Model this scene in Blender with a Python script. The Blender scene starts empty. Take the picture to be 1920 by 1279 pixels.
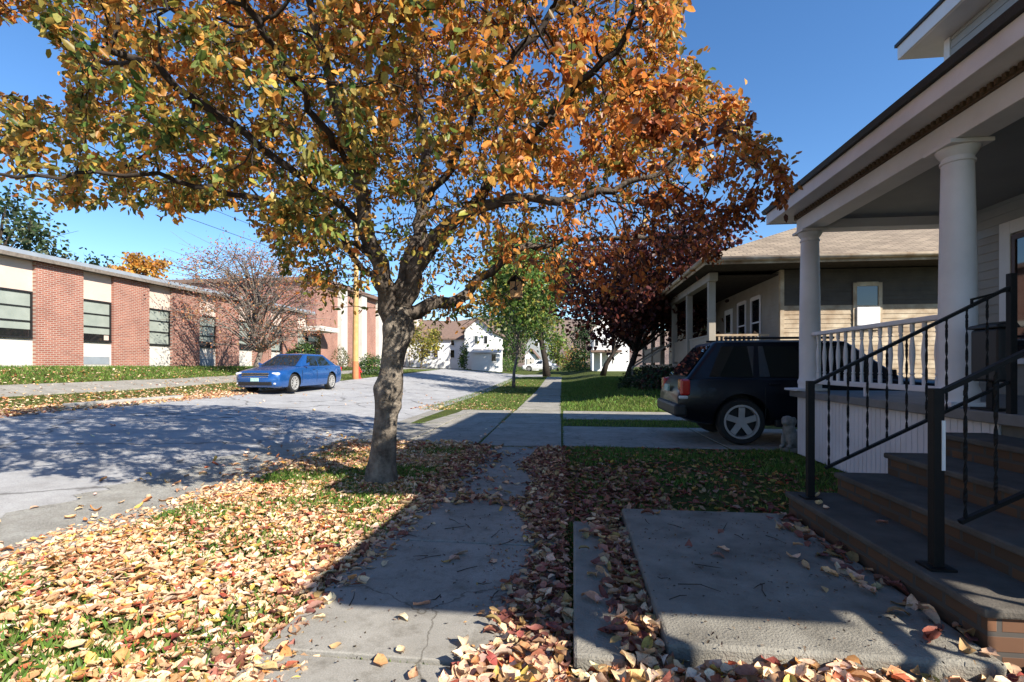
import bpy, bmesh, math, random
import numpy as np
from mathutils import Vector, Matrix
R = math.radians
SC = bpy.context.scene
COL = SC.collection
rng = np.random.default_rng(7)
random.seed(7)

# ------------------------------------------------------------------ camera frame
TH = R(6.9); CT, ST = math.cos(TH), math.sin(TH)
FPX = 950.0; EYE = 1.3; HOR = 688.0
def W(px, py, Z):
    """a point seen at (px, py) of the photograph, Z metres in front of the lens"""
    X = (px - 960) / FPX * Z
    return Vector((X * CT - Z * ST, Z * CT + X * ST, EYE + (HOR - py) * Z / FPX))
def proj(P):
    P = np.asarray(P, float)
    X = P[..., 0] * CT + P[..., 1] * ST
    Z = -P[..., 0] * ST + P[..., 1] * CT
    Zs = np.where(Z > .05, Z, .05)
    return 960 + FPX * X / Zs, HOR - FPX * (P[..., 2] - EYE) / Zs, Z

# ------------------------------------------------------------------ terrain
SH = 0.022
def sm(a, b, x):
    t = np.clip((np.asarray(x, float) - a) / (b - a), 0, 1)
    return t * t * (3 - 2 * t)
def G(us, v):
    us = np.asarray(us, float); v = np.asarray(v, float)
    A = .33 + .022 * np.clip(v - 15, 0, 32)
    right = .017 * np.clip(v - 27, 0, 40) + .42 * sm(.1, 3.2, us) * sm(15, 18, v)
    r0 = .017 * np.clip(v - 27, 0, 40)
    t = np.clip((-3.9 - us) / 7.5, 0, 1)
    road = (r0 - .04) * (1 - t) + A * t
    left = A + (1.28 - A) * sm(-12.2, -19.6, us)
    z = np.where(us > -3.3, right, np.where(us > -11.4, road, left))
    k = sm(-3.3, -3.9, us)
    z = np.where((us <= -3.3) & (us > -3.9), r0 - .04 * k, z)
    return z
def GZ(u, v):
    return float(G(u + SH * v, v))

# ------------------------------------------------------------------ materials
def nodes_of(name):
    m = bpy.data.materials.new(name); m.use_nodes = True
    nt = m.node_tree; b = nt.nodes['Principled BSDF']
    return m, nt, b
def ramp(nt, fac, stops):
    r = nt.nodes.new('ShaderNodeValToRGB')
    els = r.color_ramp.elements
    while len(els) < len(stops): els.new(.5)
    for e, (p, c) in zip(els, stops):
        e.position = p; e.color = (*c, 1)
    nt.links.new(fac, r.inputs[0]); return r.outputs[0]
def noise(nt, vec, scale, detail=4, rough=.55):
    n = nt.nodes.new('ShaderNodeTexNoise'); n.inputs['Scale'].default_value = scale
    n.inputs['Detail'].default_value = detail; n.inputs['Roughness'].default_value = rough
    if vec is not None: nt.links.new(vec, n.inputs['Vector'])
    return n.outputs['Fac']
def pos(nt):
    return nt.nodes.new('ShaderNodeNewGeometry').outputs['Position']
def mix(nt, a, b, fac, mode='MIX'):
    n = nt.nodes.new('ShaderNodeMix'); n.data_type = 'RGBA'; n.blend_type = mode
    for s, x in ((n.inputs[0], fac), (n.inputs[6], a), (n.inputs[7], b)):
        if hasattr(x, 'type') and not isinstance(x, (tuple, list, float)): nt.links.new(x, s)
        elif isinstance(x, (tuple, list)): s.default_value = (*x, 1)
        else: s.default_value = x
    return n.outputs[2]
def bump(nt, b, h, strength=.3, dist=.01):
    n = nt.nodes.new('ShaderNodeBump'); n.inputs['Strength'].default_value = strength
    n.inputs['Distance'].default_value = dist
    nt.links.new(h, n.inputs['Height']); nt.links.new(n.outputs[0], b.inputs['Normal'])
def mat(name, c, c2=None, scale=6, rough=.6, bs=.15, bscale=None, metal=0, spec=.4, bd=.01, coat=0):
    m, nt, b = nodes_of(name)
    p = pos(nt)
    c2 = c2 or tuple(x * .8 for x in c)
    f = noise(nt, p, scale, 6, .6)
    nt.links.new(ramp(nt, f, [(.3, c2), (.7, c)]), b.inputs['Base Color'])
    b.inputs['Roughness'].default_value = rough; b.inputs['Metallic'].default_value = metal
    b.inputs['Specular IOR Level'].default_value = spec; b.inputs['Coat Weight'].default_value = coat
    if bs: bump(nt, b, noise(nt, p, bscale or scale * 8, 4), bs, bd)
    return m
def combine(nt, axes):
    s = nt.nodes.new('ShaderNodeSeparateXYZ'); nt.links.new(pos(nt), s.inputs[0])
    c = nt.nodes.new('ShaderNodeCombineXYZ')
    for i, a in enumerate(axes): nt.links.new(s.outputs['XYZ'.index(a)], c.inputs[i])
    return c.outputs[0]
def brick(name, axes, c1, c2, mortar, w=.22, h=.075, ms=.012, rough=.85, blotch=.25, bs=.4):
    m, nt, b = nodes_of(name)
    v = combine(nt, axes)
    t = nt.nodes.new('ShaderNodeTexBrick')
    nt.links.new(v, t.inputs['Vector'])
    t.inputs['Color1'].default_value = (*c1, 1); t.inputs['Color2'].default_value = (*c2, 1)
    t.inputs['Mortar'].default_value = (*mortar, 1); t.inputs['Scale'].default_value = 1
    t.inputs['Brick Width'].default_value = w; t.inputs['Row Height'].default_value = h
    t.inputs['Mortar Size'].default_value = ms; t.inputs['Mortar Smooth'].default_value = .2
    f = noise(nt, pos(nt), 1.1, 5)
    o = mix(nt, t.outputs[0], ramp(nt, f, [(.3, (.55, .5, .5)), (.7, (1.1, 1.08, 1.05))]), blotch * 2, 'MULTIPLY')
    nt.links.new(o, b.inputs['Base Color']); b.inputs['Roughness'].default_value = rough
    b.inputs['Specular IOR Level'].default_value = .2
    inv = nt.nodes.new('ShaderNodeMath'); inv.operation = 'SUBTRACT'; inv.inputs[0].default_value = 1
    nt.links.new(t.outputs['Fac'], inv.inputs[1])
    bump(nt, b, inv.outputs[0], bs, .01)
    return m
def leafmat(name, transl=.35, rough=.5):
    m, nt, b = nodes_of(name)
    a = nt.nodes.new('ShaderNodeAttribute'); a.attribute_name = 'Col'
    n = noise(nt, pos(nt), 70, 5, .7)
    c = mix(nt, a.outputs['Color'], ramp(nt, n, [(.3, (.55, .46, .38)), (.46, (.98, .96, .94)), (.7, (1.12, 1.12, 1.12))]), 1.0, 'MULTIPLY')
    nt.links.new(c, b.inputs['Base Color']); b.inputs['Roughness'].default_value = rough
    b.inputs['Specular IOR Level'].default_value = .3
    if transl:
        t = nt.nodes.new('ShaderNodeBsdfTranslucent'); nt.links.new(c, t.inputs[0])
        x = nt.nodes.new('ShaderNodeMixShader'); x.inputs[0].default_value = transl
        out = nt.nodes['Material Output']
        nt.links.new(b.outputs[0], x.inputs[1]); nt.links.new(t.outputs[0], x.inputs[2])
        nt.links.new(x.outputs[0], out.inputs[0])
    return m
def glass(name, c, rough=.03):
    m, nt, b = nodes_of(name)
    b.inputs['Base Color'].default_value = (*c, 1); b.inputs['Roughness'].default_value = rough
    b.inputs['Specular IOR Level'].default_value = .9
    bump(nt, b, noise(nt, pos(nt), 1.5, 1), .03, .02)
    return m

M = {}
M['leaf'] = leafmat('leaf', .42, .42)
M['litter'] = leafmat('dry_leaf', .15, .6)
M['bladed'] = leafmat('grass_blade', .3, .6)
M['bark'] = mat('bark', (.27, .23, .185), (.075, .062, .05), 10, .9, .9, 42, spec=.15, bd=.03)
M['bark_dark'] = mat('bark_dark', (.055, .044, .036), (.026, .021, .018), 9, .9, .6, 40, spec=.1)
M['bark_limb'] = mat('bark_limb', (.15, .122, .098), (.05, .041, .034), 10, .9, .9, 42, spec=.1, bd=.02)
M['bark_grey'] = mat('bark_grey', (.22, .19, .16), (.12, .10, .085), 9, .9, .6, 40, spec=.1)
M['white'] = mat('white_paint', (.74, .72, .70), (.66, .64, .62), 3, .5, .06)
M['porch_white'] = mat('porch_paint', (.76, .715, .71), (.60, .56, .55), 1.6, .55, .15, 60)
M['cream'] = mat('cream_siding', (.49, .405, .29), (.20, .125, .065), 2.3, .7, .1)
M['beige'] = mat('beige_siding', (.31, .275, .225), (.25, .22, .175), 2.2, .6, .1)
M['greysiding'] = mat('grey_siding', (.34, .35, .345), (.29, .30, .295), 2, .6, .1)
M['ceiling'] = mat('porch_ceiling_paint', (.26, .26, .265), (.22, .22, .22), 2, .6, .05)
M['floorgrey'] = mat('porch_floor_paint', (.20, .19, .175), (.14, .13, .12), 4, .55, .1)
M['dentil'] = mat('dentil_stain', (.13, .085, .05), (.08, .05, .03), 20, .7, .2)
M['blackroof'] = mat('black_roof_edge', (.030, .030, .033), (.018, .018, .02), 8, .6, .2)
M['iron'] = mat('black_iron', (.006, .006, .006), (.011, .009, .008), 30, .55, .2, spec=.2)
M['darkplastic'] = mat('black_plastic', (.015, .015, .016), None, 10, .5, .05)
M['winframe'] = mat('window_frame_paint', (.10, .055, .045), (.07, .04, .03), 5, .5, .05)
M['glassblue'] = glass('window_glass', (.012, .016, .02))
M['glassdark'] = glass('dark_glass', (.012, .013, .014))
M['carglass'] = glass('car_glass', (.012, .016, .017), .02)
M['tyre'] = mat('tyre_rubber', (.02, .02, .02), None, 20, .8, .2)
M['alloy'] = mat('alloy', (.44, .43, .42), (.36, .36, .35), 9, .35, 0, metal=.25)
M['chrome'] = mat('chrome', (.75, .75, .76), (.7, .7, .7), 5, .15, 0, metal=1)
M['bluepaint'] = mat('blue_car_paint', (.016, .098, .33), (.014, .088, .30), 3, .25, 0, metal=.45, spec=.6, coat=.8)
M['navypaint'] = mat('navy_car_paint', (.003, .0035, .008), (.0028, .003, .007), 3, .32, 0, metal=0, spec=.3, coat=.12)
M['redlamp'] = mat('red_lamp', (.5, .012, .012), (.4, .008, .008), 30, .15, 0, spec=.7)
M['clearlamp'] = mat('clear_lamp', (.75, .76, .78), (.55, .56, .58), 30, .12, 0, spec=.8)
M['plate'] = mat('plate_green', (.16, .42, .33), (.5, .62, .58), 26, .4, 0)
M['concrete'] = mat('concrete', (.39, .375, .34), (.29, .28, .25), 2.4, .9, .5, 120, spec=.15)
M['concrete_old'] = mat('old_concrete', (.29, .27, .225), (.15, .138, .115), 3.5, .95, .8, 90, spec=.1)
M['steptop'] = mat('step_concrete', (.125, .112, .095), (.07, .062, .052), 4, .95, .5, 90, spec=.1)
M['tan_panel'] = mat('tan_panel', (.58, .46, .385), (.50, .39, .325), 1.3, .8, .15, 50)
M['pale_panel'] = mat('pale_panel', (.56, .525, .475), (.46, .435, .395), 1.3, .8, .15, 50)
M['blind'] = mat('window_blind', (.30, .33, .29), (.22, .25, .22), 1.6, .5, .0)
M['metalroof'] = mat('grey_metal_roof', (.30, .335, .37), (.24, .27, .30), 2, .5, .05, metal=.2)
M['stone_grey'] = mat('stone_grey', (.30, .28, .25), (.16, .15, .13), 18, .9, .6, 70)
M['hydrant'] = mat('hydrant_red', (.55, .05, .035), (.45, .035, .025), 14, .45, .1)
M['polewood'] = mat('pole_wood', (.55, .34, .14), (.42, .25, .09), 5, .8, .4, 50)
M['polered'] = mat('pole_base', (.50, .20, .09), (.40, .15, .06), 6, .8, .4, 50)
M['wire'] = mat('wire', (.03, .03, .03), None, 5, .6, 0)
M['whiteclap'] = mat('white_clapboard', (.80, .80, .79), (.72, .72, .71), 1.2, .6, .05)
M['brownroof'] = mat('brown_shingle', (.20, .13, .10), (.14, .095, .075), 4, .9, .3, 40)
M['cedar'] = mat('cedar', (.52, .32, .16), (.36, .20, .09), 12, .7, .3, 60)
M['brick_x'] = brick('brick_street_face', 'YZX', (.335, .125, .085), (.245, .085, .06), (.38, .31, .26))
M['brick_y'] = brick('brick_side_face', 'XZY', (.34, .12, .088), (.26, .082, .063), (.38, .31, .28))
M['dark_band'] = mat('dark_brown_band', (.075, .06, .045), (.045, .036, .028), 3, .8, .2)
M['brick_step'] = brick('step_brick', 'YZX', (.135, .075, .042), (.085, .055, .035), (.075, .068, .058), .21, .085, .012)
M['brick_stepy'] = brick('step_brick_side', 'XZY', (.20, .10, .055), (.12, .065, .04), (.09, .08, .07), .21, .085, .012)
M['shingle'] = brick('roof_shingle', 'XYZ', (.32, .255, .185), (.225, .18, .13), (.11, .09, .07), .32, .155, .012, .9, .22, .5)

def ground_mats():
    m, nt, b = nodes_of('turf')
    p = pos(nt)
    f = noise(nt, p, 1.3, 6); g = noise(nt, p, 22, 5, .7)
    c = ramp(nt, g, [(.3, (.032, .042, .012)), (.55, (.07, .092, .024)), (.75, (.15, .145, .055))])
    d = ramp(nt, f, [(.35, (.75, .8, .7)), (.65, (1.15, 1.05, .9))])
    nt.links.new(mix(nt, c, d, 1.0, 'MULTIPLY'), b.inputs['Base Color'])
    b.inputs['Roughness'].default_value = .95; b.inputs['Specular IOR Level'].default_value = .1
    bump(nt, b, g, .8, .04); M['turf'] = m
    m, nt, b = nodes_of('road_surface')
    p = pos(nt)
    f = noise(nt, p, .45, 6, .6); g = noise(nt, p, 90, 4, .7); h = noise(nt, p, 2.2, 8, .7)
    c = ramp(nt, f, [(.3, (.315, .315, .32)), (.7, (.40, .40, .395))])
    c = mix(nt, c, ramp(nt, g, [(.3, (.72, .72, .72)), (.65, (1.12, 1.11, 1.1))]), 1.0, 'MULTIPLY')
    c = mix(nt, c, ramp(nt, h, [(.35, (.82, .81, .8)), (.6, (1.05, 1.05, 1.05))]), 1.0, 'MULTIPLY')
    # cracks with a shape of their own
    vo = nt.nodes.new('ShaderNodeTexVoronoi'); vo.feature = 'DISTANCE_TO_EDGE'; vo.inputs['Scale'].default_value = .33
    ad = nt.nodes.new('ShaderNodeVectorMath'); ad.operation = 'ADD'
    nz = nt.nodes.new('ShaderNodeTexNoise'); nz.inputs['Scale'].default_value = 1.4; nz.inputs['Detail'].default_value = 6
    nt.links.new(p, nz.inputs['Vector']); nt.links.new(p, ad.inputs[0]); nt.links.new(nz.outputs['Color'], ad.inputs[1])
    nt.links.new(ad.outputs[0], vo.inputs['Vector'])
    c = mix(nt, c, ramp(nt, vo.outputs['Distance'], [(.0, (.32, .31, .30)), (.02, (1, 1, 1))]), .9, 'MULTIPLY')
    nt.links.new(c, b.inputs['Base Color']); b.inputs['Roughness'].default_value = .9
    b.inputs['Specular IOR Level'].default_value = .2
    bump(nt, b, g, .5, .012); M['road'] = m
    m, nt, b = nodes_of('gravel_edge')
    p = pos(nt)
    g = noise(nt, p, 50, 5, .8); h = noise(nt, p, 5, 5)
    c = ramp(nt, g, [(.3, (.26, .255, .24)), (.7, (.50, .485, .46))])
    c = mix(nt, c, ramp(nt, h, [(.3, (.7, .68, .62)), (.7, (1.05, 1.05, 1))]), 1.0, 'MULTIPLY')
    nt.links.new(c, b.inputs['Base Color']); b.inputs['Roughness'].default_value = .95
    bump(nt, b, g, .9, .03); M['gravel'] = m
    m, nt, b = nodes_of('slab')
    p = pos(nt)
    f = noise(nt, p, 1.6, 7, .65); g = noise(nt, p, 140, 3, .7); h = noise(nt, p, 14, 5)
    c = ramp(nt, f, [(.3, (.24, .225, .195)), (.7, (.355, .335, .295))])
    c = mix(nt, c, ramp(nt, g, [(.3, (.75, .75, .74)), (.7, (1.1, 1.1, 1.1))]), 1.0, 'MULTIPLY')
    c = mix(nt, c, ramp(nt, h, [(.25, (.7, .69, .66)), (.45, (1, 1, 1))]), .7, 'MULTIPLY')
    vo = nt.nodes.new('ShaderNodeTexVoronoi'); vo.feature = 'DISTANCE_TO_EDGE'; vo.inputs['Scale'].default_value = .55
    ad = nt.nodes.new('ShaderNodeVectorMath'); ad.operation = 'ADD'
    nz = nt.nodes.new('ShaderNodeTexNoise'); nz.inputs['Scale'].default_value = 2.2; nz.inputs['Detail'].default_value = 7
    nt.links.new(p, nz.inputs['Vector']); nt.links.new(p, ad.inputs[0]); nt.links.new(nz.outputs['Color'], ad.inputs[1])
    nt.links.new(ad.outputs[0], vo.inputs['Vector'])
    c = mix(nt, c, ramp(nt, vo.outputs['Distance'], [(.0, (.35, .33, .3)), (.007, (1, 1, 1))]), .85, 'MULTIPLY')
    st = noise(nt, p, 5.5, 8, .75)
    c = mix(nt, c, ramp(nt, st, [(.32, (.55, .53, .49)), (.5, (1, 1, 1))]), .75, 'MULTIPLY')
    nt.links.new(c, b.inputs['Base Color']); b.inputs['Roughness'].default_value = .92
    b.inputs['Specular IOR Level'].default_value = .15
    bump(nt, b, g, .35, .008); M['slab'] = m
    m, nt, b = nodes_of('far_hill')
    p = pos(nt)
    f = noise(nt, p, .05, 8, .75)
    nt.links.new(ramp(nt, f, [(.3, (.13, .10, .09)), (.5, (.20, .15, .13)), (.7, (.23, .17, .11))]), b.inputs['Base Color'])
    b.inputs['Roughness'].default_value = 1; b.inputs['Specular IOR Level'].default_value = 0
    bump(nt, b, f, 1, 4); M['hill'] = m
ground_mats()

# ------------------------------------------------------------------ mesh helpers
def link(o): COL.objects.link(o); return o
def props(o, label=None, cat=None, group=None, kind=None):
    if label: o['label'] = label
    if cat: o['category'] = cat
    if group: o['group'] = group
    if kind: o['kind'] = kind
    return o
def thing(name, loc, label, cat, group=None, rz=0):
    o = link(bpy.data.objects.new(name, None)); o.location = loc; o.rotation_euler = (0, 0, rz)
    o.empty_display_size = .2
    return props(o, label, cat, group)
def np_mesh(name, V, Q, material, parent=None, cols=None, smooth=False, off=None):
    """V (n,3), Q (m,k) faces of one size"""
    V = np.asarray(V, np.float32); Q = np.asarray(Q, np.int32)
    if off is not None: V = V - np.asarray(off, np.float32)
    me = bpy.data.meshes.new(name)
    me.vertices.add(len(V)); me.vertices.foreach_set('co', V.ravel())
    k = Q.shape[1]
    me.loops.add(Q.size); me.loops.foreach_set('vertex_index', Q.ravel())
    me.polygons.add(len(Q)); me.polygons.foreach_set('loop_start', np.arange(0, Q.size, k, dtype=np.int32))
    try: me.polygons.foreach_set('loop_total', np.full(len(Q), k, np.int32))
    except Exception: pass
    me.update(calc_edges=True); me.validate()
    if cols is not None:
        a = me.attributes.new('Col', 'FLOAT_COLOR', 'POINT')
        c4 = np.ones((len(V), 4), np.float32); c4[:, :3] = cols
        a.data.foreach_set('color', c4.ravel())
    if smooth: me.polygons.foreach_set('use_smooth', np.ones(len(Q), bool))
    o = link(bpy.data.objects.new(name, me)); me.materials.append(material)
    if parent: o.parent = parent
    return o
def base_of(o):
    """world place of a thing or part (no rotations in these trees)"""
    p = Vector((0, 0, 0))
    while o is not None: p += o.location; o = o.parent
    return p

class MB:
    def __init__(s): s.v = []; s.f = []; s.mi = []; s.cur = 0
    def add(s, vs, fs):
        n = len(s.v); s.v += [tuple(x) for x in vs]
        s.f += [tuple(i + n for i in f) for f in fs]; s.mi += [s.cur] * len(fs); return s
    def box(s, a, b):
        x0, y0, z0 = a; x1, y1, z1 = b
        return s.add([(x0, y0, z0), (x1, y0, z0), (x1, y1, z0), (x0, y1, z0), (x0, y0, z1), (x1, y0, z1), (x1, y1, z1), (x0, y1, z1)],
                     [(0, 3, 2, 1), (4, 5, 6, 7), (0, 1, 5, 4), (1, 2, 6, 5), (2, 3, 7, 6), (3, 0, 4, 7)])
    def hexa(s, lo, hi):
        """lo, hi: four corners each, counter-clockwise from above"""
        return s.add(list(lo) + list(hi), [(0, 3, 2, 1), (4, 5, 6, 7), (0, 1, 5, 4), (1, 2, 6, 5), (2, 3, 7, 6), (3, 0, 4, 7)])
    def bar(s, p, q, w, h, up=(0, 0, 1)):
        p = Vector(p); q = Vector(q); d = (q - p).normalized(); u = Vector(up)
        x = d.cross(u)
        if x.length < 1e-4: x = d.cross(Vector((1, 0, 0)))
        x.normalize(); u = x.cross(d).normalized()
        c = []
        for e in (p, q):
            c += [e - x * w / 2 - u * h / 2, e + x * w / 2 - u * h / 2, e + x * w / 2 + u * h / 2, e - x * w / 2 + u * h / 2]
        return s.add(c, [(0, 1, 2, 3), (7, 6, 5, 4), (0, 4, 5, 1), (1, 5, 6, 2), (2, 6, 7, 3), (3, 7, 4, 0)])
    def tube(s, pts, rad, n=8, cap=True, wob=None):
        pts = [Vector(p) for p in pts]
        if not hasattr(rad, '__len__'): rad = [rad] * len(pts)
        vs = []; ref = None
        for i, p in enumerate(pts):
            d = (pts[min(i + 1, len(pts) - 1)] - pts[max(i - 1, 0)])
            if d.length < 1e-9: d = Vector((0, 0, 1))
            d.normalize()
            if ref is None:
                ref = d.cross(Vector((.31, .95, .1)))
                if ref.length < .1: ref = d.cross(Vector((1, 0, 0)))
            ref = (ref - d * ref.dot(d)).normalized(); b = d.cross(ref)
            for k in range(n):
                a = 2 * math.pi * k / n
                r = rad[i] * (wob(i, a) if wob else 1)
                vs.append(p + (ref * math.cos(a) + b * math.sin(a)) * r)
        fs = []
        for i in range(len(pts) - 1):
            for k in range(n):
                k2 = (k + 1) % n
                fs.append((i * n + k, i * n + k2, (i + 1) * n + k2, (i + 1) * n + k))
        if cap:
            fs.append(tuple(range(n))[::-1]); fs.append(tuple((len(pts) - 1) * n + k for k in range(n)))
        return s.add(vs, fs)
    def lathe(s, prof, c, n=24):
        vs = []; fs = []
        for r, z in prof:
            for k in range(n):
                a = 2 * math.pi * k / n
                vs.append((c[0] + r * math.cos(a), c[1] + r * math.sin(a), c[2] + z))
        for i in range(len(prof) - 1):
            for k in range(n):
                k2 = (k + 1) % n
                fs.append((i * n + k, i * n + k2, (i + 1) * n + k2, (i + 1) * n + k))
        fs.append(tuple(range(n))[::-1]); fs.append(tuple((len(prof) - 1) * n + k for k in range(n)))
        return s.add(vs, fs)
    def quad(s, a, b, c, d): return s.add([a, b, c, d], [(0, 1, 2, 3)])
    def poly(s, pts): return s.add(pts, [tuple(range(len(pts)))])
    def build(s, name, material, parent=None, smooth=False, bevel=0, local=False, label=None, auto=None):
        me = bpy.data.meshes.new(name)
        V = s.v
        if parent is not None and not local:
            b = base_of(parent); V = [(x - b.x, y - b.y, z - b.z) for x, y, z in V]
        me.from_pydata(V, [], s.f); me.update()
        mats = material if isinstance(material, (list, tuple)) else [material]
        for m in mats: me.materials.append(m)
        if len(mats) > 1: me.polygons.foreach_set('material_index', s.mi)
        if smooth: me.polygons.foreach_set('use_smooth', [True] * len(me.polygons))
        o = link(bpy.data.objects.new(name, me))
        if parent is not None: o.parent = parent
        if bevel:
            md = o.modifiers.new('bevel', 'BEVEL'); md.width = bevel; md.segments = 2; md.limit_method = 'ANGLE'; md.angle_limit = R(40)
        if auto:
            try:
                me.set_sharp_from_angle(angle=R(auto))
            except Exception: pass
        if label: o['label'] = label
        return o
def copy_part(src, parent, loc=None, rz=None):
    c = src.copy(); COL.objects.link(c); c.parent = parent
    if loc is not None: c.location = loc
    if rz is not None: c.rotation_euler.z = rz
    for ch in list(src.children):
        copy_part(ch, c)
    return c

# ------------------------------------------------------------------ leaves
def unit(a): return a / np.maximum(np.linalg.norm(a, axis=-1, keepdims=True), 1e-9)
LEAF6 = np.array([(0, 0, 0), (.28, .5, .10), (.70, .42, .10), (1, 0, 0), (.70, -.42, .10), (.28, -.5, .10)])
QUAD6 = np.array([(0, 3, 2, 1), (0, 5, 4, 3)])
def leaves(name, P, D, N, size, ratio, cols, material, parent=None, off=None, curl=.15, detail=False):
    P = np.asarray(P); n = len(P)
    D = unit(D); N = unit(N - D * np.sum(N * D, 1, keepdims=True)); S = np.cross(N, D)
    size = np.asarray(size)[:, None, None]
    ratio = np.asarray(ratio) * np.ones(n)
    if detail:
        T = []
        for a, w in ((0, .06), (.2, .42), (.45, .5), (.72, .36), (1, .02)):
            for k in (-1, 0, 1): T.append((a, k * w, .14 * abs(k)))
        T = np.array(T); Qd = []
        for i in range(4):
            for k in range(2):
                Qd.append((i * 3 + k, i * 3 + k + 1, i * 3 + k + 4, i * 3 + k + 3))
        Qd = np.array(Qd)
    else: T, Qd = LEAF6, QUAD6
    cu = (np.asarray(curl) * np.ones(n))[:, None]
    fold = rng.uniform(.2, 1.8, n)[:, None]
    a = T[None, :, 0]; w = T[None, :, 1] * ratio[:, None]; h = T[None, :, 2] * fold + cu * (4 * a * (1 - a)) * -1 + cu * .5
    if detail:
        tw = rng.normal(0, .35, n)[:, None]
        h = h + tw * w * (a - .3) + rng.normal(0, .03, (n, len(T)))
        w = w * (1 + rng.normal(0, .16, (n, 5)))[:, np.repeat(np.arange(5), 3)] + rng.normal(0, .028, (n, len(T)))
    V = P[:, None, :] + size * (a[..., None] * D[:, None, :] + w[..., None] * S[:, None, :] + h[..., None] * N[:, None, :])
    k = len(T)
    Q = (np.arange(n) * k)[:, None, None] + Qd[None]
    C = np.repeat(np.asarray(cols)[:, None, :], k, 1)
    return np_mesh(name, V.reshape(-1, 3), Q.reshape(-1, 4), material, parent, C.reshape(-1, 3), False, off)
def pick(pal, n, w=None, jit=.18):
    pal = np.array(pal); w = None if w is None else np.array(w) / np.sum(w)
    c = pal[rng.choice(len(pal), n, p=w)]
    return np.clip(c * rng.normal(1, jit, (n, 1)) * rng.normal(1, .06, (n, 3)), .004, .95)
def rdir(n): return unit(rng.normal(size=(n, 3)))
SUN_E = 5.0; SKY_E = .1; AIR = 1.0; DUST = .12; OZ = 3.4; EXPO = 1.12; SKY_SAT = 1.18; LEAVES_PER = 14.5
# ================================================================== THE SETTING
RE0, RE1 = -3.9, -11.4          # road edges, street coordinates
US = np.unique(np.round(np.concatenate([
    [-500, -250, -120, -80, -60, -50, -40, -32, -26, -22],
    np.arange(-20, -11.4, .6), np.linspace(-11.4, -3.9, 16), np.linspace(-3.9, -3.3, 5),
    np.arange(-3.3, 6.01, .3), [7, 8, 10, 12, 15, 20, 30, 50, 80, 120, 250, 500]]), 4))
VS = np.unique(np.round(np.concatenate([[-400, -150, -60, -30, -15, -8, -4], np.arange(-2, 62.01, .5),
    [65, 70, 80, 100, 150, 250, 400, 700]]), 4))
def sheet(name, us, vs, off, material, jitter=0):
    uu, vv = np.meshgrid(us, vs)
    z = G(uu, vv) + off
    if jitter:
        uu = uu.copy(); nz = rng.normal(0, jitter, len(vs)); uu[:, 0] += nz; uu[:, -1] += rng.normal(0, jitter, len(vs))
    V = np.stack([uu - SH * vv, vv, z], -1).reshape(-1, 3)
    n = len(us); q = []
    i, j = np.meshgrid(np.arange(len(vs) - 1), np.arange(n - 1), indexing='ij')
    a = (i * n + j).ravel()
    Q = np.stack([a, a + 1, a + n + 1, a + n], 1)
    o = np_mesh(name, V, Q, material, smooth=True)
    return props(o, kind='structure')
sheet('ground', US, VS, 0, M['turf'])
sel = US[(US >= RE1 - 1e-3) & (US <= RE0 + 1e-3)]
sheet('road', sel, VS[(VS >= -30) & (VS <= 47)], .008, M['road'])
sheet('cross_street', US[(US >= -80) & (US <= -1.7)], VS[(VS >= 47) & (VS <= 53)], .008, M['road'])
sheet('road_shoulder', np.linspace(-4.75, -3.45, 8), np.arange(-4, 8.01, .125), .016, M['gravel'], .09)

def slabs(name, rects, material, th=.05, top=.022, bevel=.006):
    m = MB()
    for (a0, a1, v0, v1) in rects:
        c = []
        dz = random.uniform(-.012, .012)
        for (a, v) in ((a0, v0), (a1, v0), (a1, v1), (a0, v1)):
            c.append((a - SH * v + random.uniform(-.012, .012), v, float(G(a, v)) + top + dz + random.uniform(-.008, .008)))
        m.hexa([(x, y, z - th) for x, y, z in c], c)
    o = m.build(name, material, bevel=bevel)
    return props(o, kind='structure')
sw = []
v = -2.3
while v < 8.0:
    sw.append((-1.34, -.04, v + .011, v + 1.467)); v += 1.478
vend = v
for v0, v1 in ((8.1, 11.3), (11.36, 12.9), (12.96, 14.9)): sw.append((-1.36, -.02, v0, v1))
v = 14.98
while v < 46: sw.append((-1.34, -.04, v, v + 1.45)); v += 1.5
slabs('sidewalk', sw, M['slab'])
dr = [(-2.6, -1.40, 8.3, 11.2), (-2.6, -1.40, 11.26, 14.8), (-3.95, -2.64, 8.0, 11.2), (-3.95, -2.64, 11.26, 15.0),
      (.02, 2.6, 8.3, 11.0), (2.64, 5.3, 8.3, 11.0), (5.34, 9, 8.3, 11.0), (.02, 3.0, 12.5, 14.7), (3.04, 7, 12.7, 14.9), (7.04, 11, 12.7, 14.9)]
slabs('driveway', dr, M['slab'], .05, .02)
# the path over the lawn of the school and the stretch of kerb left on that side
pth = []
v = -4
while v < 46: pth.append((-15.6, -14.3, v, v + 1.97)); v += 2
slabs('school_footpath', pth, M['slab'], .05, .03)
k = MB()
for v0, v1 in ((10.6, 12.3), (12.32, 14.1), (33.2, 35.0)):
    q = []
    for a, v in ((-11.75, v0), (-11.45, v0), (-11.45, v1), (-11.75, v1)):
        q.append((a - SH * v, v, float(G(a, v))))
    k.hexa([(x, y, z - .1) for x, y, z in q], [(x, y, z + .10) for x, y, z in q])
props(k.build('kerb', M['concrete'], bevel=.02), kind='structure')

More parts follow.
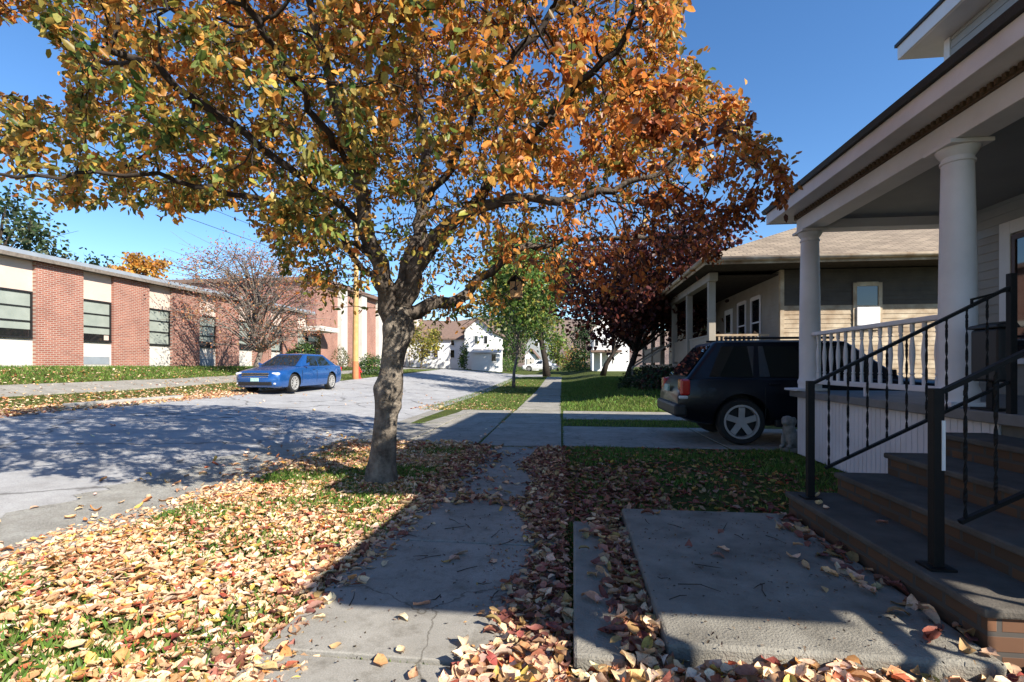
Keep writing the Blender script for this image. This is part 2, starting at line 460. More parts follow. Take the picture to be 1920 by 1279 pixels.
# far wooded ridge
hu = np.linspace(-700, 700, 90); hv = np.linspace(260, 760, 40)
uu, vv = np.meshgrid(hu, hv)
ph = rng.uniform(0, 6, 8)
prof = sum(np.sin(uu / s + p) * s * .05 for s, p in zip((35, 60, 110, 190, 300), ph)) + 47 + 26 * np.exp(-((uu + 25) / 150) ** 2)
zz = prof * sm(260, 560, vv) + rng.normal(0, 1.6, uu.shape) * sm(265, 330, vv) - .5
n = len(hu); i, j = np.meshgrid(np.arange(len(hv) - 1), np.arange(n - 1), indexing='ij'); a = (i * n + j).ravel()
props(np_mesh('hills', np.stack([uu, vv, zz], -1).reshape(-1, 3), np.stack([a, a + 1, a + n + 1, a + n], 1), M['hill'], smooth=True), kind='structure')

# concrete landing before the steps and the carriage stone beside the pavement
m = MB(); m.box((.40, 2.235, -.05), (1.72, 4.33, .115))
props(m.build('landing', M['concrete_old'], bevel=.018), 'large weathered concrete landing pad at the foot of the porch steps', 'landing pad')
m = MB(); m.hexa([(.0, 2.16, -.05), (.22, 2.15, -.05), (.21, 4.0, -.05), (.0, 4.02, -.05)], [(.0, 2.16, .085), (.215, 2.15, .082), (.205, 4.0, .085), (.0, 4.02, .088)])
props(m.build('kerb_stone', M['concrete_old'], bevel=.016), 'long narrow concrete stone lying in the leaves beside the sidewalk', 'stone')

# ================================================================== OUR HOUSE (right edge of the picture)
UW = 5.4          # street wall of the house
def siding(m, axis, fixed, a0, a1, z0, z1, out, exposure=.115, lip=.012):
    """lapped boards on a wall: axis 'y' (wall at x=fixed, runs along y) or 'x'"""
    z = z0
    while z < z1 - 1e-4:
        zt = min(z + exposure, z1)
        p = lambda a, d, zz: (fixed + out * d, a, zz) if axis == 'y' else (a, fixed + out * d, zz)
        m.add([p(a0, lip, z), p(a1, lip, z), p(a1, .001, zt), p(a0, .001, zt), p(a0, .0, z), p(a1, .0, z)],
              [(0, 1, 2, 3), (4, 5, 1, 0)])
        z = zt
H1 = .12; H2 = 8.10
house = thing('porch_house', (UW, 4, 0), 'grey and white two-storey house with columned front porch', 'house')
m = MB(); m.box((UW + .001, H1, 0), (11.2, H2, 6.05)); siding(m, 'y', UW, H1 + .1, H2 - .1, 3.0, 6.05, -1)
siding(m, 'x', H2, UW + .1, 11.2, .9, 6.05, 1); siding(m, 'x', H1, UW + .1, 11.2, .9, 6.05, -1)
m.build('upper_wall', M['greysiding'], house)
m = MB(); siding(m, 'y', UW, H1 + .1, H2 - .1, .95, 3.0, -1)
m.build('porch_wall', M['beige'], house)
for v in (H1, H2 - .1):
    m = MB(); m.box((UW - .022, v - (.012 if v < 1 else 0), .95), (UW + .1, v + .1 + (.012 if v > 1 else 0), 6.05)); m.build('corner_board', M['white'], house)
# main roof: eave board, soffit, hipped roof
m = MB(); m.box((UW - .36, H1 - .4, 6.06), (11.6, H2 + .42, 6.10)); m.build('upper_soffit', M['porch_white'], house)
m = MB()
x0, x1, y0, y1 = UW - .36, 11.6, H1 - .4, H2 + .42
m.box((x0 - .03, y0 - .03, 6.07), (x0, y1 + .03, 6.27)); m.box((x0, y1, 6.07), (x1, y1 + .03, 6.27)); m.box((x0, y0 - .03, 6.07), (x1, y0, 6.27))
m.build('upper_fascia', M['white'], house)
m = MB()
m.hexa([(x0 - .06, y0 - .06, 6.272), (x1 + .06, y0 - .06, 6.272), (x1 + .06, y1 + .06, 6.272), (x0 - .06, y1 + .06, 6.272)],
       [(x0 - .06, y0 - .06, 6.32), (x1 + .06, y0 - .06, 6.32), (x1 + .06, y1 + .06, 6.32), (x0 - .06, y1 + .06, 6.32)])
m.add([(x0 - .05, y0 - .05, 6.322), (x1 + .05, y0 - .05, 6.322), (x1 + .05, y1 + .05, 6.322), (x0 - .05, y1 + .05, 6.322), (8.3, 2.6, 8.1), (8.3, 5.4, 8.1)],
      [(0, 1, 4), (1, 2, 5, 4), (2, 3, 5), (3, 0, 4, 5)])
m.build('upper_roof', M['blackroof'], house)
# porch floor, skirt
P1 = -.15; P2 = 8.0
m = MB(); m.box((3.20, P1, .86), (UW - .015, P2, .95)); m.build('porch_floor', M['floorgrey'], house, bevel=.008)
def skirt(m, axis, fixed, a0, a1, z0, z1, out, w=.085):
    a = a0
    while a < a1 - .02:
        b = min(a + w, a1)
        A = lambda d0, d1, x0, x1: m.box((min(fixed + out * d0, fixed + out * d1), x0, z0), (max(fixed + out * d0, fixed + out * d1), x1, z1)) if axis == 'y' else m.box((x0, min(fixed + out * d0, fixed + out * d1), z0), (x1, max(fixed + out * d0, fixed + out * d1), z1))
        A(0, .02, a + .004, b - .004); A(0, .008, b - .004, b + .004 if b < a1 - .02 else b)
        a = b
for q in (('y', 3.30, 4.36, 7.92, .02, .855, -1), ('x', 7.925, 3.3, 5.3, .02, .855, 1), ('y', 3.30, P1 + .04, 2.44, .02, .855, -1)):
    m = MB(); skirt(m, *q); m.build('porch_skirt', M['porch_white'], house)
m = MB(); m.box((3.30, 4.0, .0), (3.34, 4.36, .855)); m.box((3.30, 2.44, 0), (3.34, 2.7, .855)); m.box((3.3, 2.7, .0), (3.34, 4.0, .1)); m.build('porch_foundation', M['concrete_old'], house)
m = MB(); m.box((3.14, 7.62, .952), (3.58, 8.04, .985)); m.build('corner_sill', M['porch_white'], house, bevel=.008)
# columns
colprof = [(.150, 0), (.150, .05), (.158, .07), (.158, .10), (.148, .125), (.140, .14), (.137, .2), (.137, .7), (.132, 1.2), (.124, 1.7), (.117, 2.08), (.117, 2.11), (.128, 2.115), (.128, 2.135), (.117, 2.14), (.117, 2.165), (.125, 2.175), (.150, 2.215), (.158, 2.235), (.158, 2.24)]
first = None
for v in (4.96, 7.80, 2.14, .06):
    if first is None:
        e = MB().lathe([(r, z) for r, z in colprof], (3.40, v, .985 if False else .99), 32).build('column', M['porch_white'], house, smooth=True, auto=35)
        MB().box((3.235, v - .165, .951), (3.565, v + .165, .99)).build('plinth', M['porch_white'], e, bevel=.006)
        MB().box((3.225, v - .175, 3.231), (3.575, v + .175, 3.268)).build('abacus', M['porch_white'], e, bevel=.006)
        first = e
    else:
        copy_part(first, house, (first.location.x, v - 4.96 + first.location.y, first.location.z))
# beam, dentil strip, soffit, fascia, roof, ceiling
ZB, ZT = 3.27, 3.46
m = MB(); m.box((3.27, P1 + .1, ZB), (3.53, P2 - .07, ZT)); m.box((3.53, 7.67, ZB), (UW - .014, 7.93, ZT)); m.box((3.53, -.07, ZB), (UW - .014, .19, ZT))
m.build('porch_beam', M['porch_white'], house, bevel=.006)
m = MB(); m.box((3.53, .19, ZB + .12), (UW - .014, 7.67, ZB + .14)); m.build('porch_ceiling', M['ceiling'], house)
m = MB()
m.box((3.245, P1 + .08, ZT + .001), (3.60, P2 - .045, ZT + .055))
yy = P1 + .1
while yy < P2 - .1: m.box((3.22, yy, ZT + .012), (3.246, yy + .035, ZT + .054)); yy += .07
m.build('dentil_trim', M['dentil'], house)
m = MB(); m.box((3.03, P1 - .22, ZT + .057), (UW - .014, P2 + .30, ZT + .085)); m.build('porch_soffit', M['porch_white'], house)
m = MB(); m.box((2.99, P1 - .25, ZT + .05), (3.03, P2 + .33, ZT + .21)); m.box((3.03, P2 + .30, ZT + .05), (UW - .014, P2 + .33, ZT + .21)); m.box((3.03, P1 - .25, ZT + .05), (UW - .014, P1 - .22, ZT + .21))
m.build('fascia', M['porch_white'], house, bevel=.004)
m = MB()
m.hexa([(2.95, P1 - .28, ZT + .212), (UW, P1 - .28, ZT + .212), (UW, P2 + .36, ZT + .212), (2.95, P2 + .36, ZT + .212)],
       [(2.93, P1 - .3, ZT + .27), (UW, P1 - .3, ZT + .75), (UW, P2 + .38, ZT + .75), (2.93, P2 + .38, ZT + .27)])
m.build('porch_roof', M['blackroof'], house)
# railings with turned balusters
balprof = [(.021, .0), (.021, .085), (.015, .095), (.024, .11), (.016, .125), (.020, .20), (.027, .30), (.024, .38), (.015, .47), (.013, .50), (.022, .515), (.014, .53), (.021, .545), (.021, .62)]
def railing(v0, v1, u=3.40, n=14):
    r = thing('porch_railing', (u, v0, .95), None, None); r.parent = house; r.location = Vector((u, v0, .95)) - base_of(house)
    MB().box((u - .045, v0, 1.735), (u + .045, v1, 1.785)).build('top_rail', M['porch_white'], r, bevel=.01)
    MB().box((u - .03, v0, 1.055), (u + .03, v1, 1.115)).build('bottom_rail', M['porch_white'], r, bevel=.008)
    f = None
    for i in range(n):
        y = v0 + (i + .6) * (v1 - v0) / (n + .2)
        if f is None:
            f = MB().lathe(balprof, (u, y, 1.115), 10).build('baluster', M['porch_white'], r, smooth=True, auto=40); y0 = y
        else: copy_part(f, r, (f.location.x, f.location.y + y - y0, f.location.z))
    MB().box((u - .02, (v0 + v1) / 2 - .02, .951), (u + .02, (v0 + v1) / 2 + .02, 1.054)).build('rail_block', M['porch_white'], r)
railing(5.10, 7.66); railing(.2, 2.0, n=10)
# end railing on the near side of the porch
r = thing('porch_railing', (0, 0, 0), None, None); r.parent = house; r.location = Vector((3.4, .06, .95)) - base_of(house)
MB().box((3.54, .02, 1.735), (5.37, .10, 1.785)).build('top_rail', M['porch_white'], r, bevel=.01)
MB().box((3.54, .03, 1.055), (5.37, .09, 1.115)).build('bottom_rail', M['porch_white'], r, bevel=.008)
f = None
for i in range(9):
    x = 3.68 + i * .19
    if f is None: f = MB().lathe(balprof, (x, .06, 1.115), 10).build('baluster', M['porch_white'], r, smooth=True); X0 = x
    else: copy_part(f, r, (f.location.x + x - X0, f.location.y, f.location.z))
# front window
w0, w1, zb, zt = 4.9, 6.95, 1.42, 2.92
e = MB()
for a, b in (((UW - .05, w1, zb - .02), (UW - .012, w1 + .16, zt + .18)), ((UW - .05, w0 - .16, zb - .02), (UW - .012, w0, zt + .18)), ((UW - .05, w0, zt + .02), (UW - .012, w1, zt + .18))): e.box(a, b)
win = e.build('window', M['white'], house, bevel=.004)
m = MB()
m.box((UW - .07, w0 - .2, zb - .09), (UW - .01, w1 + .2, zb - .021)); m.build('sill', M['white'], win, bevel=.005)
m = MB()
for a, b in (((UW - .04, w1 - .06, zb), (UW - .014, w1 - .001, zt)), ((UW - .04, w0 + .001, zb), (UW - .014, w0 + .06, zt)), ((UW - .04, w0 + .06, zt - .06), (UW - .014, w1 - .06, zt)), ((UW - .04, w0 + .06, zb), (UW - .014, w1 - .06, zb + .06)), ((UW - .04, 5.9, zb + .06), (UW - .014, 5.96, zt - .06))): m.box(a, b)
m.build('frame', M['winframe'], win)
MB().box((UW - .025, w0 + .06, zb + .06), (UW - .018, w1 - .06, zt - .06)).build('pane', M['glassblue'], win)
# brick and concrete steps
steps = thing('porch_steps', (2.5, 3.4, 0), 'brick and concrete steps climbing to the house porch', 'steps')
S0, S1 = 2.37, 4.36
m = MB(); t = MB()
for i in range(4):
    a = 1.74 + i * .365; z = .115 + (i + 1) * .168
    e0 = S0 + i * .012; e1 = S1 - i * .012
    m.cur = 0
    m.box((a, e0, 0 if i == 0 else z - .168), (3.28, e1, z - .045))
    t.box((a - .025, e0 - .02, z - .043), (a + .40 if i < 3 else 3.19, e1 + .02, z))
m.f2 = None
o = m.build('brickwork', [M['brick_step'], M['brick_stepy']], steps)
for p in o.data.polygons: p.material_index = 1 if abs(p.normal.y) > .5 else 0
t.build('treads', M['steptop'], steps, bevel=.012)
# iron handrails
def twisted(m, x, y, z0, z1, w=.0085, d=.0035, turn=26):
    n = max(8, int((z1 - z0) / .022)); vs = []; fs = []
    for i in range(n + 1):
        z = z0 + (z1 - z0) * i / n
        e = min(1, 8 * min(i, n - i) / n)
        a = turn * (z - z0) * e
        for sx, sy in ((-1, -1), (1, -1), (1, 1), (-1, 1)):
            px, py = sx * w, sy * d
            vs.append((x + px * math.cos(a) - py * math.sin(a), y + px * math.sin(a) + py * math.cos(a), z))
    for i in range(n):
        for k in range(4): fs.append((i * 4 + k, i * 4 + (k + 1) % 4, i * 4 + 4 + (k + 1) % 4, i * 4 + 4 + k))
    m.add(vs, fs)
def handrail(y, label):
    h = thing('handrail', (1.82, y, .283), label, 'handrail', 'iron handrails on the porch steps')
    zl = lambda u: 1.16 + (u - 1.82) * .525
    MB().box((1.795, y - .025, .284), (1.845, y + .025, 1.19)).build('newel_post', M['iron'], h, bevel=.004)
    MB().box((1.76, y - .06, .284), (1.88, y + .06, .296)).build('base_plate', M['iron'], h)
    MB().box((3.20, y - .024, .951), (3.245, y + .024, 1.99)).build('upper_post', M['iron'], h, bevel=.004)
    m = MB(); m.bar((1.846, y, zl(1.846)), (3.199, y, zl(3.199)), .034, .022); m.bar((2.95, y, 1.80), (3.199, y, 1.865), .02, .016); m.bar((2.955, y, 1.74), (2.955, y, 1.80), .014, .014, (0, 1, 0))
    m.build('top_rail', M['iron'], h)
    lo = lambda u: zl(u) - .70
    m = MB(); m.bar((1.93, y, lo(1.93) + .0), (3.199, y, lo(3.199)), .026, .02); m.build('lower_rail', M['iron'], h)
    u = 1.93 + .0
    for i in range(9):
        uu = 1.955 + i * .138
        if uu > 3.15: break
        b = MB(); twisted(b, uu, y, lo(uu) + .008, zl(uu) - .01); b.build('baluster', M['iron'], h)
    return h
h1 = handrail(4.17, 'black iron handrail with twisted balusters on the far side of the brick steps')
h2 = handrail(2.80, 'black iron handrail on the near side of the steps with white strip on its post')
MB().box((1.829, 2.7705, .78), (1.845, 2.7745, 1.03)).build('white_strip', M['white'], h2)  # thin plain white strip on the face of the near post
# black letter box on the porch post, dark porch chair, stone ornament
mb = thing('mailbox', (3.32, 4.42, .951), 'black upright letter box standing on the porch beside the column', 'mailbox')
m = MB(); m.box((3.26, 4.34, 1.18), (3.40, 4.62, 1.60)); m.build('box', M['darkplastic'], mb, bevel=.02)
m = MB(); m.hexa([(3.245, 4.325, 1.602), (3.415, 4.325, 1.602), (3.415, 4.635, 1.602), (3.245, 4.635, 1.602)], [(3.25, 4.33, 1.63), (3.38, 4.33, 1.66), (3.38, 4.63, 1.66), (3.25, 4.63, 1.63)]); m.build('lid', M['darkplastic'], mb, bevel=.01)
m = MB(); m.box((3.30, 4.45, .951), (3.35, 4.51, 1.178)); m.box((3.24, 4.37, .951), (3.41, 4.59, .97)); m.build('stand', M['iron'], mb)
ch = thing('porch_chair', (4.5, 4.1, .951), 'dark porch chair in the shade before the window', 'chair')
cx, cy = 4.75, 4.75
MB().box((cx - .24, cy - .25, 1.36), (cx + .24, cy + .25, 1.40)).build('seat', M['darkplastic'], ch, bevel=.012)
m = MB()
for k in range(6): m.bar((cx + .22, cy - .22 + k * .088, 1.41), (cx + .30, cy - .22 + k * .088, 1.86), .05, .015, (1, 0, 0))
m.bar((cx + .30, cy - .27, 1.86), (cx + .30, cy + .27, 1.86), .03, .05); m.build('backrest', M['darkplastic'], ch)
for sx in (-1, 1):
    for sy in (-1, 1): MB().box((cx + sx * .21 - .02, cy + sy * .24 - .02, .951), (cx + sx * .21 + .02, cy + sy * .24 + .02, 1.36 if sx > 0 else 1.58)).build('leg', M['darkplastic'], ch)
for sy in (-1, 1): MB().box((cx - .26, cy + sy * .24 - .03, 1.581), (cx + .25, cy + sy * .24 + .03, 1.61)).build('armrest', M['darkplastic'], ch, bevel=.01)
# seated lion-like stone figure at the porch corner
st = W(1482, 832, 7.75); st.z = 0
fig = thing('stone_statue', st, 'small weathered grey stone animal figure at the foot of the porch corner', 'statue')
MB().box((st.x - .12, st.y - .12, 0), (st.x + .12, st.y + .12, .07)).build('plinth', M['stone_grey'], fig, bevel=.015)
m = bmesh.new()
def blob(c, r, s=12):
    g = bmesh.ops.create_uvsphere(m, u_segments=s, v_segments=s, radius=1)
    for v in g['verts']: v.co = Vector((v.co.x * r[0] + c[0], v.co.y * r[1] + c[1], v.co.z * r[2] + c[2]))
blob((0, 0, .22), (.105, .12, .17)); blob((-.03, -.02, .34), (.09, .10, .13)); blob((-.06, -.05, .47), (.085, .085, .085)); blob((-.12, -.10, .45), (.045, .045, .04))
for sy in (-1, 1):
    blob((-.085 + .04 * sy, -.07 - .03 * sy, .17), (.03, .03, .12)); blob((.02 + .05 * sy, .02 - .05 * sy, .13), (.07, .07, .07)); blob((-.03 + .05 * sy, -.02 - .05 * sy, .47), (.04, .04, .07))
    blob((-.11 + .04 * sy, -.09 - .03 * sy, .09), (.04, .035, .025))
me = bpy.data.meshes.new('figure'); m.to_mesh(me); m.free()
o = link(bpy.data.objects.new('figure', me)); me.materials.append(M['stone_grey']); o.parent = fig
md = o.modifiers.new('merge', 'REMESH'); md.mode = 'VOXEL'; md.voxel_size = .014; md.use_smooth_shade = True
# ================================================================== NEIGHBOUR'S BUNGALOW
NV = 15.6; NU = 6.0
nb = thing('bungalow', (NU, NV, 0), 'tan bungalow with shingled roof and long shaded porch beyond the driveway', 'house')
m = MB(); m.box((NU + .001, NV + .001, .2), (17, 33, 4.12)); siding(m, 'x', NV, NU + .09, 17, .6, 3.07, -1, .13, .014)
m.build('side_wall', M['cream'], nb)
m = MB(); siding(m, 'x', NV, NU + .09, 17, 3.07, 4.12, -1, .13, .014); m.build('upper_siding', M['dark_band'], nb)  # upper courses of the side wall take a darker brown
m = MB(); siding(m, 'y', NU, NV + .09, 33, 1.2, 4.12, -1, .13, .014); m.build('porch_wall', M['beige'], nb)
MB().box((NU - .02, NV - .022, .6), (NU + .09, NV + .09, 4.12)).build('corner_board', M['cream'], nb)
MB().box((NU + .1, NV - .03, .0), (17, NV, .59)).build('foundation', M['concrete_old'], nb)
def nwin(axis, a0, a1, z0, z1, ac=False):
    m = MB()
    def bx(p0, p1, q0, q1, d0, d1):
        if axis == 'y': m.box((NU - d1, p0, q0), (NU - d0, p1, q1))
        else: m.box((p0, NV - d1, q0), (p1, NV - d0, q1))
    bx(a0 - .1, a0, z0 - .1, z1 + .1, .016, .045); bx(a1, a1 + .1, z0 - .1, z1 + .1, .016, .045); bx(a0, a1, z1, z1 + .12, .016, .045); bx(a0, a1, z0 - .1, z0, .016, .06)
    bx(a0, a1, (z0 + z1) / 2 - .025, (z0 + z1) / 2 + .025, .018, .03)
    w = m.build('window', M['cream'] if axis == 'x' else M['porch_white'], nb)
    m = MB(); bx(a0, a1, z0, z1, .005, .017); m.build('pane', M['glassdark'], w)
    if ac:
        m = MB(); bx(a0 - .02, a1 + .02, z0 + .02, (z0 + z1) / 2 - .03, .032, .09); m.build('insert_panel', M['white'], w, bevel=.01)
nwin('x', 8.05, 8.62, 2.45, 3.6, True); nwin('x', 11.2, 12.0, 2.3, 3.6)
for v in (17.2, 18.6, 22.4, 23.8): nwin('y', v, v + .75, 2.0, 3.5)
m = MB(); m.box((NU - .05, 20.0, 1.5), (NU - .016, 20.95, 3.5)); d = m.build('door', M['white'], nb)
MB().box((NU - .06, 20.2, 2.6), (NU - .051, 20.75, 3.3)).build('pane', M['glassdark'], d)
PX = 4.15
MB().box((PX - .15, NV + .2, 1.25), (NU - .015, 31.5, 1.40)).build('porch_floor', M['floorgrey'], nb)
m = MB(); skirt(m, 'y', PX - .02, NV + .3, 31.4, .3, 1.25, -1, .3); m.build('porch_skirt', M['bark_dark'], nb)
posts = [15.95, 18.9, 21.6, 24.5, 27.3, 30.6]
for v in posts:
    MB().box((PX - .10, v - .10, 1.401), (PX + .10, v + .10, 3.86)).build('porch_post', M['beige'], nb, bevel=.012)
MB().box((PX - .12, NV + .1, 3.861), (PX + .12, 31.6, 4.10)).build('porch_beam', M['beige'], nb)
for a, b in zip(posts, posts[1:]):
    if a == 21.6: continue
    m = MB(); m.box((PX - .03, a + .1, 2.22), (PX + .03, b - .1, 2.28)); m.box((PX - .025, a + .1, 1.5), (PX + .025, b - .1, 1.55)); m.box((PX - .015, a + .1, 1.551), (PX + .015, b - .1, 2.219))
    m.build('railing', M['beige'], nb)
m = MB(); m.box((PX + .1, NV + .32, 2.22), (NU - .2, NV + .38, 2.28)); m.box((PX + .1, NV + .33, 1.5), (NU - .2, NV + .37, 1.55))
k = PX + .2
while k < NU - .25: m.box((k, NV + .335, 1.551), (k + .05, NV + .365, 2.219)); k += .13
m.build('end_railing', M['cream'], nb)
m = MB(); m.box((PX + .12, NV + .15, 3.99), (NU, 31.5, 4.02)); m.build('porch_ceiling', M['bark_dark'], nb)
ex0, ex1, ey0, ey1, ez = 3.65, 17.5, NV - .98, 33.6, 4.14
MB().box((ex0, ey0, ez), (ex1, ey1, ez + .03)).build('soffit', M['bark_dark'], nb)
m = MB(); m.box((ex0 - .03, ey0 - .03, ez - .01), (ex1, ey0, ez + .15)); m.box((ex0 - .03, ey0, ez - .01), (ex0, ey1, ez + .15)); m.build('fascia', M['cream'], nb)
m = MB(); m.tube([(ex0 - .05, ey0 - .09, ez + .12), (ex1, ey0 - .09, ez + .14)], .062, 10); m.tube([(ex0 - .09, ey0 - .05, ez + .12), (ex0 - .09, ey1, ez + .12)], .062, 10); m.build('gutter', M['cream'], nb, smooth=True)
rz = 7.4
m = MB(); a, b, c, d = (ex0 - .08, ey0 - .08, ez + .19), (ex1, ey0 - .08, ez + .19), (ex1, ey1, ez + .19), (ex0 - .08, ey1, ez + .19)
e, f = (10.6, ey0 + 6.9, rz), (10.6, ey1 - 6.9, rz)
m.add([a, b, c, d, e, f], [(0, 1, 4), (1, 2, 5, 4), (2, 3, 5), (3, 0, 4, 5), (0, 3, 2, 1)])
m.build('roof', M['shingle'], nb)
st_ = thing('stoop_steps', (3.3, 22.3, 0), 'shaded grey stoop with sloping rail up to the long shaded porch', 'steps')
m = MB()
for i in range(5): m.box((2.5 + i * .3, 21.8, GZ(2.5, 22)), (3.98, 23.4, .55 + i * .17))
m.build('treads', M['steptop'], st_)
for v in (21.75, 23.45):
    m = MB(); m.bar((2.45, v, 1.25), (4.0, v, 2.25), .05, .07); m.box((2.43, v - .03, .4), (2.5, v + .03, 1.27)); m.build('rail', M['beige'], st_)

# ================================================================== SCHOOL ACROSS THE ROAD
SU = -20.0; SB = 1.22; STOP = 5.35
sch = thing('school_wing', (SU, 18, SB), 'low brick school wing with pale panels, windows and grey metal roof edge', 'school')
per, pier = 3.245, 1.86
bays = [16.62 + per * k for k in range(-7, 6)]
MB().box((SU - 14, bays[0] - 1.4, SB - 1), (SU - .16, 36.5, STOP - .05)).build('core_wall', M['bark_dark'], sch)
def school_window(v0, v1, i):
    zs, zh = SB + 1.12, SB + 2.88
    m = MB()
    for a, b in (((SU - .12, v0, zs), (SU - .02, v0 + .06, zh)), ((SU - .12, v1 - .06, zs), (SU - .02, v1, zh)), ((SU - .12, v0 + .06, zh - .07), (SU - .02, v1 - .06, zh)), ((SU - .12, v0 + .06, zs), (SU + .06, v1 - .06, zs + .06)),
                 ((SU - .11, v0 + .06, zs + .62), (SU - .03, v1 - .06, zs + .67)), ((SU - .11, v0 + .06, zs + 1.16), (SU - .03, v1 - .06, zs + 1.20))): m.box(a, b)
    w = m.build('window', M['darkplastic'], sch)
    opening = (i % 3 != 2)
    zb = zs + (.34 if opening else .06)
    MB().box((SU - .09, v0 + .06, zb), (SU - .07, v1 - .06, zh - .07)).build('blind', M['blind'], w)
    MB().box((SU - .068, v0 + .061, zs + .061), (SU - .062, v1 - .061, zb)).build('pane', M['glassdark'], w)
    if opening and i % 2: MB().box((SU - .06, v1 - .32, zs + .1), (SU - .055, v1 - .1, zs + .3)).build('paper_sheet', M['tan_panel'], w)
for i, v in enumerate(bays):
    MB().box((SU - .15, v, SB - .6), (SU + .10, v + pier, STOP - .12)).build('brick_pier', M['brick_x'], sch)
    v0 = v + pier + .003; v1 = v + per - .003
    MB().box((SU - .15, v0, SB - .6), (SU - .03, v1, SB + 1.119)).build('lower_panel', M['pale_panel'], sch)
    MB().box((SU - .15, v0, SB + 2.881), (SU - .03, v1, STOP - .12)).build('upper_panel', M['tan_panel'], sch)
    school_window(v0, v1, i)
for i in (7, 9): MB().box((SU - .028, bays[i] + pier + .1, SB + .18), (SU - .012, bays[i] + per - .1, SB + .5)).build('wall_vent', M['metalroof'], sch)
m = MB(); m.box((SU - .15, bays[0] - 1.2, SB - .05), (SU + .06, 36, SB + .0)); m.build('base_course', M['concrete'], sch)
m = MB(); m.hexa([(SU - 14, bays[0] - 1.6, STOP - .10), (SU + .35, bays[0] - 1.6, STOP - .10), (SU + .35, 36.8, STOP - .10), (SU - 14, 36.8, STOP - .10)],
                 [(SU - 14, bays[0] - 1.6, STOP + .6), (SU + .32, bays[0] - 1.6, STOP + .16), (SU + .32, 36.8, STOP + .16), (SU - 14, 36.8, STOP + .6)]); m.build('roof', M['metalroof'], sch)
m = MB(); m.box((SU + .352, bays[0] - 1.6, STOP - .14), (SU + .37, 36.8, STOP + .0)); m.build('roof_trim', M['bark_grey'], sch)
hall = thing('school_hall', (SU, 40, SB), 'tall brick school hall with white pilasters behind the wooden pole', 'school')
HZ = 8.0
m = MB(); m.box((-46, 37.6, 0), (SU, 66, HZ)); o = m.build('brick_wall', [M['brick_x'], M['brick_y']], hall)
for p in o.data.polygons: p.material_index = 1 if abs(p.normal.y) > .5 else 0
for v in (41.2, 45.4, 49.6, 53.8, 58.0, 62.2): MB().box((SU - .1, v, .8), (SU + .35, v + 1.15, HZ - .0)).build('pilaster', M['pale_panel'], hall)
MB().box((-46.3, 37.3, HZ + .001), (SU + .5, 66.3, HZ + .32)).build('roof_edge', M['brownroof'], hall)
can = MB(); can.box((SU + .02, 35.4, SB + 2.75), (SU + 1.5, 38.4, SB + 3.1)); e = can.build('entrance_canopy', M['pale_panel'], hall)
MB().box((SU + .0, 36.3, SB), (SU + .05, 38.2, SB + 2.4)).build('entrance_door', M['glassdark'], hall)

# ================================================================== HOUSES FAR DOWN THE STREET
def gable(m, x0, x1, y0, y1, z0, z1, axis='x', over=.35, t=.14):
    if axis == 'x':
        ym = (y0 + y1) / 2
        for ya in (y0 - over, y1 + over):
            s = (z1 - z0) / (ym - y0); za = z0 - over * s
            m.hexa([(x0 - over, ya, za), (x1 + over, ya, za), (x1 + over, ym, z1), (x0 - over, ym, z1)] , [(x0 - over, ya, za + t), (x1 + over, ya, za + t), (x1 + over, ym, z1 + t), (x0 - over, ym, z1 + t)])
    else:
        xm = (x0 + x1) / 2
        for xa in (x0 - over, x1 + over):
            s = (z1 - z0) / (xm - x0); za = z0 - over * s
            m.hexa([(xa, y0 - over, za), (xa, y1 + over, za), (xm, y1 + over, z1), (xm, y0 - over, z1)], [(xa, y0 - over, za + t), (xa, y1 + over, za + t), (xm, y1 + over, z1 + t), (xm, y0 - over, z1 + t)])
def block(m, x0, x1, y0, y1, z0, z1, zr=None, axis='x'):
    m.box((x0, y0, z0), (x1, y1, z1))
    if zr:
        if axis == 'x':
            ym = (y0 + y1) / 2
            for x, o in ((x0, 1), (x1, -1)): m.poly([(x, y0, z1), (x, y1, z1), (x, ym, zr)])
        else:
            xm = (x0 + x1) / 2
            for y in (y0, y1): m.poly([(x0, y, z1), (x1, y, z1), (xm, y, zr)])
def far_window(par, x0, x1, y, z0, z1):
    m = MB(); m.box((x0 - .1, y - .06, z0 - .1), (x1 + .1, y - .02, z1 + .12)); w = m.build('window', M['whiteclap'], par)
    m = MB(); m.box((x0, y - .08, z0), (x1, y - .061, z1)); m.build('pane', M['glassdark'], w)
YH = 60.0
fx = lambda px, v=YH: (lambda a: v * (a * CT - ST) / (CT + a * ST))((px - 960) / FPX)
fz = lambda py, v=YH, px=900: EYE + (HOR - py) * (v / (CT + (px - 960) / FPX * ST)) / FPX
farm = thing('white_farmhouse', (fx(850), YH, 1.0), 'white clapboard house with brown roof where the road ends', 'house')
m = MB(); block(m, fx(768), fx(884), YH, YH + 8, .4, fz(634), fz(598), 'x'); m.build('main_wall', M['whiteclap'], farm)
m = MB(); gable(m, fx(768), fx(884), YH, YH + 8, fz(634), fz(598), 'x'); m.build('main_roof', M['brownroof'], farm)
m = MB(); block(m, fx(876), fx(927), YH - 1.5, YH + 7, .4, fz(622), fz(600), 'y'); m.build('gable_wing', M['whiteclap'], farm)
m = MB(); gable(m, fx(876), fx(927), YH - 1.5, YH + 7, fz(622), fz(600), 'y'); m.build('wing_roof', M['brownroof'], farm)
y2 = YH - 4
m = MB(); m.box((fx(884, y2), y2, .4), (fx(936, y2), YH - 1.55, fz(664, y2))); m.build('side_porch', M['whiteclap'], farm)
